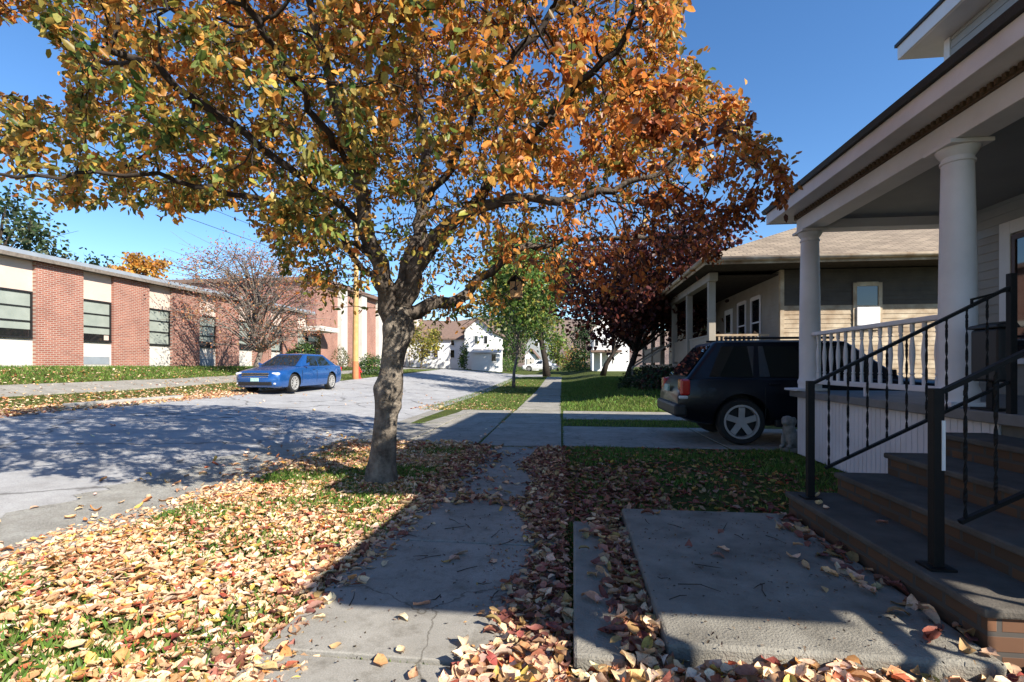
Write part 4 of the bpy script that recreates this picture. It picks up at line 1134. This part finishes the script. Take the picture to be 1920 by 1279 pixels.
for i in range(60):
    for k in range(NN):
        a = 2 * math.pi * k / NN; q = rs[i] * wob(i, a); vs.append((cxs[i] + q * math.cos(a), cys[i] + q * math.sin(a), zs[i]))
for i in range(59):
    for k in range(NN): fs.append((i * NN + k, i * NN + (k + 1) % NN, (i + 1) * NN + (k + 1) % NN, (i + 1) * NN + k))
m.add(vs, fs); m.build('trunk', M['bark'], tree, smooth=True)
m = MB(); mL = MB()
# branches: every chain leaving the trunk
kk = [list(k) for k in kids]; pr = par.copy()
stack = [k for i in range(nt_) for k in kids[i] if k >= nt_]
while stack:
    s = stack.pop(); ch = [s]
    while kids[ch[-1]]:
        ks = sorted(kids[ch[-1]], key=lambda k: -r[k]); ch.append(ks[0]); stack += ks[1:]
    full = [par[s]] + ch; rr = [r[k] for k in full]; rr[0] = min(r[par[s]], r[s] * 1.3)
    nn = 12 if rr[0] > .04 else 6 if rr[0] > .012 else 4
    (mL if rr[0] > .075 else m).tube([pts[k] for k in full], rr, nn, True, (lambda i, a, s0=s: 1 + .13 * math.sin(3 * a + i * .9 + s0) + random.uniform(-.1, .1)) if nn > 6 else None)
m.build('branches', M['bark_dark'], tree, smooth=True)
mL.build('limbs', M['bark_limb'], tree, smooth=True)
tips = np.array([i for i in range(nt_, len(r)) if r[i] < .0085])
tp_ = pts[tips]; tdir = unit(pts[tips] - pts[par[tips]])
cen = np.array(W(815, 455, 5.9))
dist = np.linalg.norm((tp_ - cen) / np.array([1.9, 2.0, 1.35]), axis=1)
def patchy(P, s, seed):
    g = np.random.default_rng(seed); o = 0
    for k in range(6):
        w = g.normal(0, s, 3); o = o + np.sin(P @ w + g.uniform(0, 6))
    return o / 2.4
qx, qy, qd = proj(tp_)
off_left = (qy < -20) & (qx < 500)
per_n = rng.poisson(LEAVES_PER * np.clip(.18 + .85 * dist, .2, 1.25) * rng.gamma(1.5, 1 / 1.5, len(tips)) * np.clip(.85 + .55 * patchy(tp_, 2.6, 21), .12, 1.7) * np.where(off_left, .45, 1))
idx = np.repeat(np.arange(len(tips)), per_n)
P = tp_[idx] + rdir(len(idx)) * rng.uniform(.01, .11, (len(idx), 1)) + tdir[idx] * rng.uniform(-.08, .08, (len(idx), 1))
D = unit(tdir[idx] * .5 + rdir(len(idx)) * .9 + np.array([0, 0, -.55]))
px, py, d = proj(P)
gap = inpoly(px, py, [(600, 600), (640, 480), (740, 370), (850, 330), (1080, 350), (1330, 420), (1330, 640), (600, 660)])
nest = (px > 935) & (px < 1002) & (py > 495) & (py < 590) & (d < 6.3)
ok = ~nest & (rng.random(len(px)) > .66 * gap) & (inpoly(px, py, sil) | (rng.random(len(px)) < .35)) & ~(inpoly(px, py, notch) & (d < 6)) & (d > 1.6)
P, D, px, py, d = P[ok], D[ok], px[ok], py[ok], d[ok]
n = len(P)
# colour by place in the crown (patches of turned and still green leaves), each leaf a little different
def patchy(P, s, seed):
    g = np.random.default_rng(seed); o = 0
    for k in range(6):
        w = g.normal(0, s, 3); o = o + np.sin(P @ w + g.uniform(0, 6))
    return o / 2.4
turn = .55 * patchy(P, 1.6, 3) + .75 * (P[:, 2] - 3.6) / 2 + rng.normal(0, .95, n)
pal = np.array([(.085, .15, .035), (.17, .22, .055), (.36, .28, .065), (.55, .29, .065), (.64, .25, .055), (.60, .20, .045), (.34, .10, .035), (.10, .04, .024)])
# lower boughs on the house side: redder, their shade painted into the leaf colour
redder_shade = np.clip((P[:, 0] + 1.3) / 2.0, 0, 1) * np.clip((3.75 - P[:, 2]) / 1.0, 0, 1)
k = np.clip(2.6 + turn * 1.15 + redder_shade * 4.2, 0, 6.99); k0 = k.astype(int); f = (k - k0)[:, None]
C = pal[k0] * (1 - f) + pal[np.minimum(k0 + 1, 7)] * f
C = np.clip(C * rng.normal(.95, .22, (n, 1)) * rng.normal(1, .06, (n, 3)), .01, .9)
leaves('crown', P, D, rdir(n) + np.array([0, 0, .5]), rng.uniform(.042, .086, n), rng.uniform(.42, .60, n), C, M['leaf'], tree, off=tb, curl=rng.uniform(-.1, .3, n))
print('LEAVES', n, 'nodes', len(pts), 'tips', len(tips), 'rtop', top)

# --- trees in the distance: trunk, limbs, leaf sprays
def other_tree(name, base, h, crown_c, crown_r, n, lsize, pal, w, trunk_r, label, bark='bark_grey', clumps=26, spread=.36, group=None, bare=False, cat='tree', shell=.35, limbs=None, transl='leaf'):
    base = Vector(base); t = thing(name, base, label, cat, group)
    c = np.array(crown_c, float); rad = np.array(crown_r, float)
    q = rdir(clumps) * (rng.uniform(shell, 1, (clumps, 1)) ** .6)
    cl = c + q * rad
    m = MB(); b = np.array(base); top = np.array([c[0], c[1], c[2] + .2 * rad[2]])
    k = 7; tr = [b + (top - b) * (i / k) + (rng.normal(0, trunk_r * .5, 3) * [1, 1, 0] if i else 0) for i in range(k + 1)]
    m.tube(tr, [trunk_r * (1.25 if i == 0 else 1 - .8 * i / k) for i in range(k + 1)], 8)
    m.build('trunk', M[bark], t, smooth=True)
    m = MB()
    twn = 3 if not bare else 7
    for p in cl:
        i = min(k, max(2, int(k * np.clip((p[2] - rad[2] * .7 - b[2]) / (top[2] - b[2]), .25, .95)))); a = tr[i]
        mid = (a + p) / 2 + np.array([0, 0, .12 * np.linalg.norm(p - a)])
        m.tube([a, mid + rng.normal(0, .08, 3), p], [trunk_r * .32, trunk_r * .2, trunk_r * .06], 5, False)
        for _ in range(twn):
            e = p + rng.normal(0, 1, 3) * rad * spread * .8; m.tube([mid * .3 + p * .7, e], [trunk_r * .1, trunk_r * .03], 3, False)
    m.build('branches', M[bark], t, smooth=True)
    ci = rng.integers(0, clumps, n); sz = rng.uniform(.6, 1.2, clumps)
    P = cl[ci] + rng.normal(0, 1, (n, 3)) * rad * spread * sz[ci][:, None] * .55
    tone = rng.normal(1, .16, clumps)[ci][:, None]
    C = np.clip(pick(pal, n, w) * tone, .004, .9)
    leaves('crown', P, rdir(n) + [0, 0, -.3], rdir(n) + [0, 0, .4], rng.uniform(.7, 1.3, n) * lsize, .6, C, M[transl], t, off=base)
    return t
GR = [(.06, .12, .03), (.09, .17, .035), (.14, .21, .045), (.04, .085, .025)]
YG = [(.16, .24, .05), (.22, .28, .06), (.11, .19, .04), (.33, .30, .07)]
DK = [(.03, .055, .02), (.045, .075, .025), (.02, .04, .016)]
PU = [(.075, .022, .022), (.05, .018, .02), (.12, .03, .022), (.16, .055, .025)]
def gz(p): p.z = GZ(p.x, p.y); return p
# young verge tree, thin trunk
b = gz(W(963, 722, 30)); 
other_tree('young_tree', b, 8, W(985, 545, 30.4), (2.6, 2.5, 3.2), 8500, .21, YG + GR[:2], None, .10, 'slim young green tree on the grass verge beside the road', 'bark_grey', 34, .40)
b = gz(W(1025, 703, 48))
other_tree('shade_tree', b, 13, W(1000, 520, 48), (3.9, 4.2, 4.4), 7500, .38, GR + YG[:1], None, .34, 'large green tree with dark trunk beside the far sidewalk', 'bark_dark', 34, .38)
b = gz(W(1174, 716, 22.5))
other_tree('purple_maple', b, 6, W(1225, 530, 22.5), (4.0, 3.0, 3.0), 15000, .20, PU, None, .16, 'dark purple-leaved tree in front of the neighbouring porch', 'bark_dark', 46, .36)
b = gz(W(1130, 690, 38))
other_tree('purple_maple', b, 7, W(1190, 570, 38), (2.4, 3.0, 3.2), 4000, .28, PU + [(.10, .06, .03)], None, .2, 'second purple tree farther down the street behind the first', 'bark_dark', 30, .36)
b = Vector((-15.9 - .2, 23.2, GZ(-16.1, 23.2)))
b = gz(W(486, 694, 24.5))
other_tree('bare_crabapple', b, 5.5, W(480, 560, 24.5), (3.7, 3.2, 2.6), 6500, .09, [(.38, .14, .07), (.33, .13, .07), (.40, .21, .11), (.30, .15, .12), (.44, .25, .11)], None, .15, 'nearly bare reddish tree before the school windows', 'bark_grey', 110, .25, shell=.2, bare=True)
b = gz(W(20, 690, 46))
b.z = 1.2
other_tree('tall_tree', b, 13, W(-10, 455, 46), (4.6, 4.4, 5.2), 4000, .42, DK + [(.10, .14, .07), (.16, .18, .10)], None, .4, 'dark green tree rising behind the school roof at the left edge', 'bark_dark', 30, .34)
b = W(262, 690, 75); b.z = 1.2
other_tree('orange_tree', b, 13, W(258, 515, 75), (4.2, 3.6, 2.6), 2600, .5, [(.55, .27, .05), (.48, .20, .04), (.42, .28, .07)], None, .4, 'orange autumn tree showing over the school roof', 'bark_dark', 26, .32)
b = W(197, 690, 80); b.z = 1.2
other_tree('evergreen_tree', b, 13, W(197, 520, 80), (2.2, 2.2, 3.2), 900, .5, DK, None, .3, 'small dark green tree top over the school roof left of the orange one', 'bark_dark', 14, .4)
b = gz(W(790, 692, 52))
other_tree('yellowing_tree', b, 6, W(792, 640, 52), (1.9, 1.7, 2.2), 1600, .24, [(.35, .32, .07), (.26, .27, .06), (.42, .33, .08), (.2, .22, .06)], None, .12, 'small yellow-green tree beside the white farmhouse', 'bark_grey', 22, .4)
b = gz(W(870, 691, 54))
other_tree('columnar_shrub', b, 3, W(870, 669, 54), (.5, .5, 1.3), 700, .2, GR, None, .07, 'narrow upright green shrub before the farmhouse wall', 'bark_grey', 14, .45, cat='shrub')
for (px, py, Z, rx, rz_, pal_, lab, nm, nn) in (
  (925, 632, 72, 3.6, 5.2, DK + GR, 'tall dark green hedge tree right of the farmhouse', 'hedge_tree', 3000),
  (962, 640, 78, 2.8, 4.4, GR, 'green tree behind the slim young tree', 'background_tree', 2200),
  (1046, 652, 75, 1.9, 2.9, YG, 'bright yellow-green small tree right of the dark trunk', 'background_tree', 1400),
  (1096, 645, 68, 2.2, 3.3, DK + GR[:1], 'dense dark green tree below the far hill', 'background_tree', 2000),
  (1074, 675, 92, 2.6, 2.2, [(.35, .22, .07), (.3, .14, .05), (.28, .22, .07)], 'low orange-brown tree below the far hill', 'background_tree', 1200),
  (1000, 640, 130, 6.5, 6.5, GR + DK, 'green tree standing behind the grey-blue gabled house', 'background_tree', 2000)):
    b = gz(W(px, 690, Z)); c = W(px, py, Z)
    other_tree(nm, b, 5, c, (rx, rx, rz_), nn, .011 * 26 * (Z / 70), pal_, None, .16, lab, 'bark_dark', 24, .42)
def shrub(px, py, Z, rx, rz_, n, pal_, label, ls=.10, name='shrub'):
    c = W(px, py, Z); b = gz(Vector(c)); c = Vector((b.x, b.y, b.z + rz_ * .85))
    t = thing(name, b, label, 'shrub')
    m = MB()
    for k in range(9):
        a = k * .7; m.tube([(b.x, b.y, b.z - .05), (b.x + .5 * rx * math.cos(a), b.y + .5 * rx * math.sin(a), b.z + rz_)], [.03, .012], 5)
    m.build('stems', M['bark_grey'], t)
    q = rdir(n) * rng.uniform(.55, 1, (n, 1)) ** .5; q[:, 2] = np.abs(q[:, 2]) * 1.15 - .15
    q *= (1 + .16 * patchy(q, 3, n))[:, None]
    P = np.array([b.x, b.y, b.z + .1]) + q * [rx, rx, rz_ * 1.7]
    leaves('foliage', P, rdir(n), q + rdir(n) * .6, rng.uniform(.7, 1.3, n) * ls, .6, pick(pal_, n), M['leaf'], t, off=b)
shrub(696, 685, 34, .95, .72, 2600, GR + [(.03, .08, .03)], 'rounded green bush beside the pole before the brick hall')
shrub(640, 688, 38, .8, 1.0, 900, [(.12, .14, .05), (.2, .17, .07), (.08, .1, .04)], 'thin brownish-green bush left of the wooden pole')
shrub(566, 688, 36, 1.3, 1.1, 1800, DK + GR, 'evergreen bush at the school entrance', .14)
shrub(1215, 708, 21, 1.1, .5, 2200, DK, 'low dark shrub under the neighbouring porch', .1)
shrub(1240, 712, 18.5, .8, .45, 1600, DK + PU[:1], 'low dark shrub nearest the parked dark car', .1)
shrub(1085, 693, 60, 2.0, .6, 1400, GR + YG, 'spreading green bush by the far bend of the sidewalk', .16)
shrub(948, 690, 62, 1.6, .9, 1400, GR, 'round green bush right of the farmhouse porch', .16)
# wooden birdhouse hanging under the long bough
bp = W(968, 542, 6.2)
bh = thing('birdhouse', bp, 'small wooden birdhouse hanging from the bough over the sidewalk', 'birdhouse')
x, y, z = bp
MB().box((x - .07, y - .07, z - .11), (x + .07, y + .07, z + .08)).build('box', M['cedar'], bh, bevel=.004)
m = MB(); m.hexa([(x - .10, y - .11, z + .06), (x, y - .11, z + .14), (x, y + .11, z + .14), (x - .10, y + .11, z + .06)], [(x - .10, y - .11, z + .075), (x, y - .11, z + .158), (x, y + .11, z + .158), (x - .10, y + .11, z + .075)])
m.hexa([(x, y - .11, z + .14), (x + .10, y - .11, z + .06), (x + .10, y + .11, z + .06), (x, y + .11, z + .14)], [(x, y - .11, z + .158), (x + .10, y - .11, z + .075), (x + .10, y + .11, z + .075), (x, y + .11, z + .158)]); m.build('roof', M['bark_dark'], bh)
m = MB(); m.tube([(x, y - .072, z - .01), (x, y - .074, z - .01)], .024, 14); m.build('entrance_hole', M['darkplastic'], bh)
m = MB(); m.tube([(x, y, z + .15), (x + .02, y + .01, z + .45)], .004, 4); m.build('hanger', M['wire'], bh)
# ================================================================== GRASS AND FALLEN LEAVES
def scatter(n, a0, a1, v0, v1, f=None):
    us = rng.uniform(a0, a1, n); v = rng.uniform(v0, v1, n)
    if f is not None:
        k = rng.random(n) < f(us, v); us, v = us[k], v[k]
    return us, v
def to_world(us, v, dz=0): return np.stack([us - SH * v, v, G(us, v) + dz], 1)
gp = []; gs = []; gc = []
def grass(n, a0, a1, v0, v1, h, pal, f=None):
    us, v = scatter(n, a0, a1, v0, v1, f); gp.append(to_world(us, v, -.004)); gs.append(rng.uniform(.6, 1.35, len(us)) * h); gc.append(pick(pal, len(us)))
GP = [(.10, .20, .028), (.14, .25, .04), (.075, .15, .022), (.20, .24, .06)]
GD = [(.10, .15, .03), (.15, .19, .05), (.22, .21, .08)]
tuft = lambda us, v: np.clip(.35 + .6 * patchy(np.stack([us, v, us * 0], 1), 2.6, 11), .04, 1)
grass(60000, -3.5, -1.36, 1.2, 8.0, .055, GP, tuft)
grass(9000, -.02, .45, 1.2, 8.0, .05, GP, tuft)
grass(26000, .2, 3.4, 4.3, 8.2, .06, GP, tuft)
grass(2500, .0, 3.2, 1.4, 2.2, .06, GP, tuft)
grass(3000, .02, 4.0, 11.05, 12.5, .06, GP)
grass(30000, .0, 5.5, 14.9, 36, .10, GP)
grass(26000, -4.3, -1.36, 15.0, 46, .07, GD + GP[:2])
grass(26000, -19.6, -15.7, 6, 36, .10, GP)
grass(16000, -14.2, -11.5, 6, 46, .08, GD + GP[:1])
for a in (-1.41, -.02):
    grass(2600, a - .03, a + .05, 8.0, 15, .035, GP + GD)
    grass(3500, a - .05, a + .06, 15, 40, .05, GP + GD)
for v in (11.33, 12.93, 8.06, 14.95): grass(900, -3.9, .1, v - .03, v + .04, .03, GP + GD)
for v in np.arange(-2.3, 8, 1.478): grass(70, -1.34, -.04, v - .006, v + .012, .022, GP + GD)
P = np.concatenate(gp); H = np.concatenate(gs); C = np.concatenate(gc); n = len(P)
lean = rng.normal(0, .5, (n, 3)); lean[:, 2] = 1; lean = unit(lean); side = unit(np.cross(lean, rdir(n))) * (H * .06 + .0015)[:, None]
bend = rng.normal(0, .3, (n, 3)) * [1, 1, 0]
V = np.stack([P - side, P + side, P + (lean * .6 + bend * .15) * H[:, None] + side * .6, P + (lean + bend * .7) * H[:, None]], 1)
Q = np.arange(n)[:, None] * 4 + np.arange(4)[None]
props(np_mesh('grass', V.reshape(-1, 3), Q, M['bladed'], None, np.repeat(C, 4, 0)), 'green grass blades of the lawns and verges', 'grass', None, 'stuff')

lp = []; ls = []; lc = []; lt = []
TAN = [(.72, .49, .31), (.63, .38, .21), (.76, .57, .39), (.63, .34, .16), (.60, .40, .10), (.42, .12, .06), (.30, .07, .05), (.50, .22, .08), (.36, .20, .10)]
TW = [6, 4, 6, 2.5, 1.6, 1.0, .7, 1.5, .8]
RED = [(.36, .17, .11), (.28, .10, .07), (.44, .27, .17), (.38, .24, .10), (.20, .075, .055)]
def fallen(n, a0, a1, v0, v1, size, pal=TAN, w=TW, lift=.011, f=None, dz=0.0, tilt=.17):
    us, v = scatter(n, a0, a1, v0, v1, f); k = len(us)
    p = to_world(us, v, dz); p[:, 2] += np.abs(rng.normal(0, lift, k)) + .006
    lp.append(p); ls.append(rng.uniform(.65, 1.25, k) * size); lc.append(pick(pal, k, w if w is not None and len(pal) == len(w) else None, .16)); lt.append(np.full(k, tilt))
cover = lambda us, v: np.clip(.60 - .45 * patchy(np.stack([us, v, us * 0], 1), 2.6, 11), .12, 1)
# sunny lawn strip with its drift over the pavement's edge and the shoulder of the road
edge = lambda us, v: np.clip(1.0 - np.clip((us + 1.27 + .07 * np.sin(v * 2.7)) / .22, 0, 1) ** .8, 0, 1) * np.clip((us + 4.05 + .12 * np.sin(v * 2.3)) / .45, 0, 1) * cover(us, v)
fallen(30000, -4.05, -.98, 1.25, 8.1, .061, f=edge, lift=.007, tilt=.14); fallen(1500, -4.0, -1.1, 1.25, 8.1, .085, f=edge, lift=.012)
fallen(2200, -1.62, -1.12, 1.2, 7.8, .088, RED + TAN[:3], TW, f=lambda us, v: np.clip(1 - np.abs(us + 1.38) / .26, 0, 1))
fallen(420, -5.2, -3.7, 1.5, 9.5, .075, lift=.008, f=lambda us, v: np.clip((us + 5.2) / 1.5, 0, 1) ** 1.5, dz=.02)
fallen(110, -10.5, -4.5, 2.5, 22, .08, lift=.006, dz=.012)
# drift between pavement and stone, stone and landing
fallen(7000, -.56, .03, 1.3, 7.9, .07, RED + TAN[:2], TW, lift=.028, f=lambda us, v: np.clip((us + .30 + .08 * np.sin(v * 3.1) + .05 * np.clip(v - 3, 0, 4)) / .14, 0, 1))
fallen(1500, .26, .47, 1.7, 4.4, .085, RED + TAN[:2], TW, lift=.03)
fallen(170, .06, .28, 2.2, 4.0, .08, RED + TAN[:2], TW, lift=.02, f=lambda us, v: np.clip((us - .12) / .16, 0, 1) * .8, dz=.085)
fallen(2600, .0, 3.3, 4.25, 8.2, .07, RED + TAN[4:], TW, f=lambda us, v: np.clip(1.15 - .22 * (us + .0) - .1 * (v - 4.2), .12, 1))
fallen(900, -.1, 1.0, 4.2, 6.5, .08, RED, TW, lift=.025)
fallen(900, -1.6, -1.0, 5.2, 8.2, .08, RED + GP[:1], TW, f=lambda us, v: np.clip(1 - (us + 1.6) / .6, 0, 1))
# heap across the very front
for q in range(4): fallen(1100, -.45, 2.9, 1.5, 2.32, .080, lift=.016, dz=.010 + .019 * q, f=lambda us, v: np.where(us < .0, .7, 1) * np.clip((np.where(np.abs(us - .16) < .2, 2.13, 2.30) + .05 * np.sin(us * 7) - .02 * q - v) / .12, 0, 1))
fallen(500, -.9, .0, 1.5, 2.2, .088, lift=.02, dz=.02, f=lambda us, v: np.clip((2.05 + .35 * us - v) / .2, 0, 1))
fallen(160, 1.5, 1.8, 2.3, 4.3, .085, RED + TAN[:2], TW, lift=.01, dz=.115, f=lambda us, v: np.clip((us - 1.5) / .3, 0, 1))
fallen(10, .55, 1.55, 2.6, 4.2, .08, TAN[:2] + RED[:2], [1, 1, 1, 1], lift=.004, dz=.118, tilt=.15)
fallen(60, -1.3, -.2, 1.25, 7.5, .08, lift=.004, dz=.024, tilt=.2)
fallen(60, -1.3, -.4, 1.25, 1.75, .08, lift=.006, dz=.024, tilt=.25)
fallen(24, 1.8, 3.1, 2.6, 4.3, .075, TAN[:3] + RED[:2], [1] * 5, lift=.003, dz=.29, f=lambda us, v: us * 0 + (us < 2.05))
fallen(240, -1.34, -.3, 4.45, 5.0, .08, RED + TAN[:2], TW, lift=.01, dz=.022, f=lambda us, v: np.clip(1 - np.abs(v - 4.72 - .1 * np.sin(us * 6)) / .22, 0, 1))
fallen(700, -1.45, -.85, 4.9, 8.1, .078, RED + TAN[:2], TW, lift=.012, dz=.02, f=lambda us, v: np.clip(1.1 - (us + 1.4) / .5, 0, 1))
fallen(120, -1.3, -.1, 5, 8, .078, RED + TAN[:2], TW, lift=.006, dz=.022)
# crumbs and torn bits between the leaves
fallen(9000, -3.9, -1.15, 1.25, 6.5, .022, TAN[3:] + [(.16, .09, .05)] * 2, None, lift=.006, f=edge); fallen(2500, -.5, .5, 1.25, 5, .022, RED, None, lift=.008, dz=.01); fallen(900, .4, 1.75, 2.2, 4.3, .016, [(.10, .07, .05), (.06, .045, .035), (.17, .12, .08)], None, lift=.002, dz=.117, f=lambda us, v: us * 0 + .35); fallen(900, -1.3, -.1, 1.25, 7, .016, [(.10, .07, .05), (.06, .045, .035), (.17, .12, .08)], None, lift=.002, dz=.024, f=lambda us, v: us * 0 + .4)
# leaves along the driveway and the verges beyond
fallen(420, -3.9, -1.5, 7.7, 8.4, .08, lift=.008, dz=.02); fallen(260, -2.7, -1.3, 8.2, 15, .075, lift=.004, dz=.022, f=lambda us, v: np.clip(1 - np.abs(us + 1.4) / .2, 0, 1))
fallen(900, -4.6, -1.5, 14.9, 18.5, .08, lift=.012, f=lambda us, v: np.clip((18.8 - v) / 4, 0, 1) * np.clip(1.3 - (us + 4.6) / 3, .15, 1)); fallen(260, -4.3, -1.5, 18, 40, .09, lift=.01)
fallen(12000, -12.6, -10.7, 4, 17, .10, f=lambda us, v: np.clip(1 - np.abs(us + 11.7) / 1.0, 0, 1), lift=.02)
fallen(5200, -14.2, -11.5, 4, 26, .10, f=lambda us, v: np.clip((26 - v) / 14, .1, .8), lift=.015)
fallen(4200, -18.5, -15.6, 4, 30, .10, f=lambda us, v: np.clip((30 - v) / 26, .05, .6) * np.clip((-15.4 - us) / .5, 0, 1), lift=.015)
fallen(500, -15.6, -14.3, 4, 30, .09, lift=.004, dz=.032)
P = np.concatenate(lp); n = len(P); T = np.concatenate(lt)[:, None]
D = rdir(n) * [1, 1, .35]; N = rng.normal(0, 1, (n, 3)) * T + [0, 0, 1]
S = np.concatenate(ls); C = np.concatenate(lc)
P = P - unit(D) * S[:, None] * .5
near = P[:, 1] < 9
for sel_, det, nm, lab in ((near, True, 'fallen_leaves', 'tan, orange and red fallen leaves on the lawn strip and around the steps'), (~near, False, 'fallen_leaves', 'fallen leaves on the far verges and across the road')):
    o = leaves(nm, P[sel_], D[sel_], N[sel_], S[sel_], rng.uniform(.48, .72, int(sel_.sum())), C[sel_], M['litter'], None, curl=rng.normal(.0, .16, int(sel_.sum())), detail=det)
    props(o, lab, 'leaf litter', None, 'stuff')

tw = MB()
for i in range(150):
    if i < 110: a, v, dz = random.uniform(-3.6, -1.2), random.uniform(1.3, 7.5), .025
    else: a, v, dz = random.uniform(-1.3, 1.5), random.uniform(1.4, 4.2), (.03 if i < 130 else .03)
    x, y = a - SH * v, v; z = GZ(x, y) + dz + (.095 if (x > .4 and y > 2.17) else 0)
    an = random.uniform(0, 6.28); L = random.uniform(.06, .22); d = (math.cos(an) * L, math.sin(an) * L)
    tw.tube([(x, y, z), (x + d[0] * .5 + random.uniform(-.01, .01), y + d[1] * .5 + random.uniform(-.01, .01), z + random.uniform(0, .015)), (x + d[0], y + d[1], z + random.uniform(-.005, .02))], [.0032, .0026, .0015], 4)
props(tw.build('twigs', M['bark_dark']), 'thin dry twigs lying among the fallen leaves', 'twigs', None, 'stuff')
# ================================================================== LIGHT, SKY, CAMERA
SUN = Vector((1.21, -.85, 1.0)).normalized()
sun = bpy.data.lights.new('sun', 'SUN'); sun.energy = SUN_E; sun.angle = R(.5); sun.color = (1, .93, .82)
so = link(bpy.data.objects.new('sun', sun)); so.rotation_euler = SUN.to_track_quat('Z', 'Y').to_euler(); so.location = (20, -20, 30)
wd = bpy.data.worlds.new('World'); SC.world = wd; wd.use_nodes = True
nt = wd.node_tree; bg = nt.nodes['Background']
sky = nt.nodes.new('ShaderNodeTexSky'); sky.sky_type = 'NISHITA'; sky.sun_disc = False
sky.sun_elevation = math.asin(SUN.z); sky.sun_rotation = math.atan2(SUN.x, SUN.y)
sky.altitude = 200; sky.air_density = AIR; sky.dust_density = DUST; sky.ozone_density = OZ
hs = nt.nodes.new('ShaderNodeHueSaturation'); hs.inputs['Saturation'].default_value = SKY_SAT; hs.inputs['Value'].default_value = 1.0; hs.inputs['Hue'].default_value = .503
nt.links.new(sky.outputs[0], hs.inputs['Color']); nt.links.new(hs.outputs[0], bg.inputs[0]); bg.inputs[1].default_value = SKY_E
cam = bpy.data.cameras.new('camera'); co = link(bpy.data.objects.new('camera', cam))
cam.sensor_width = 36; cam.lens = FPX / 1920 * 36; cam.shift_y = 48 / 1920.0
co.location = (0, 0, EYE); co.rotation_euler = (R(90), 0, TH)
cam.clip_start = .05; cam.clip_end = 3000
SC.camera = co
SC.view_settings.view_transform = 'Standard'; SC.view_settings.look = 'None'
SC.view_settings.exposure = EXPO; SC.view_settings.gamma = 1
SC.cycles.max_bounces = 6; SC.cycles.diffuse_bounces = 3; SC.cycles.transparent_max_bounces = 6
SC.cycles.use_denoising = True
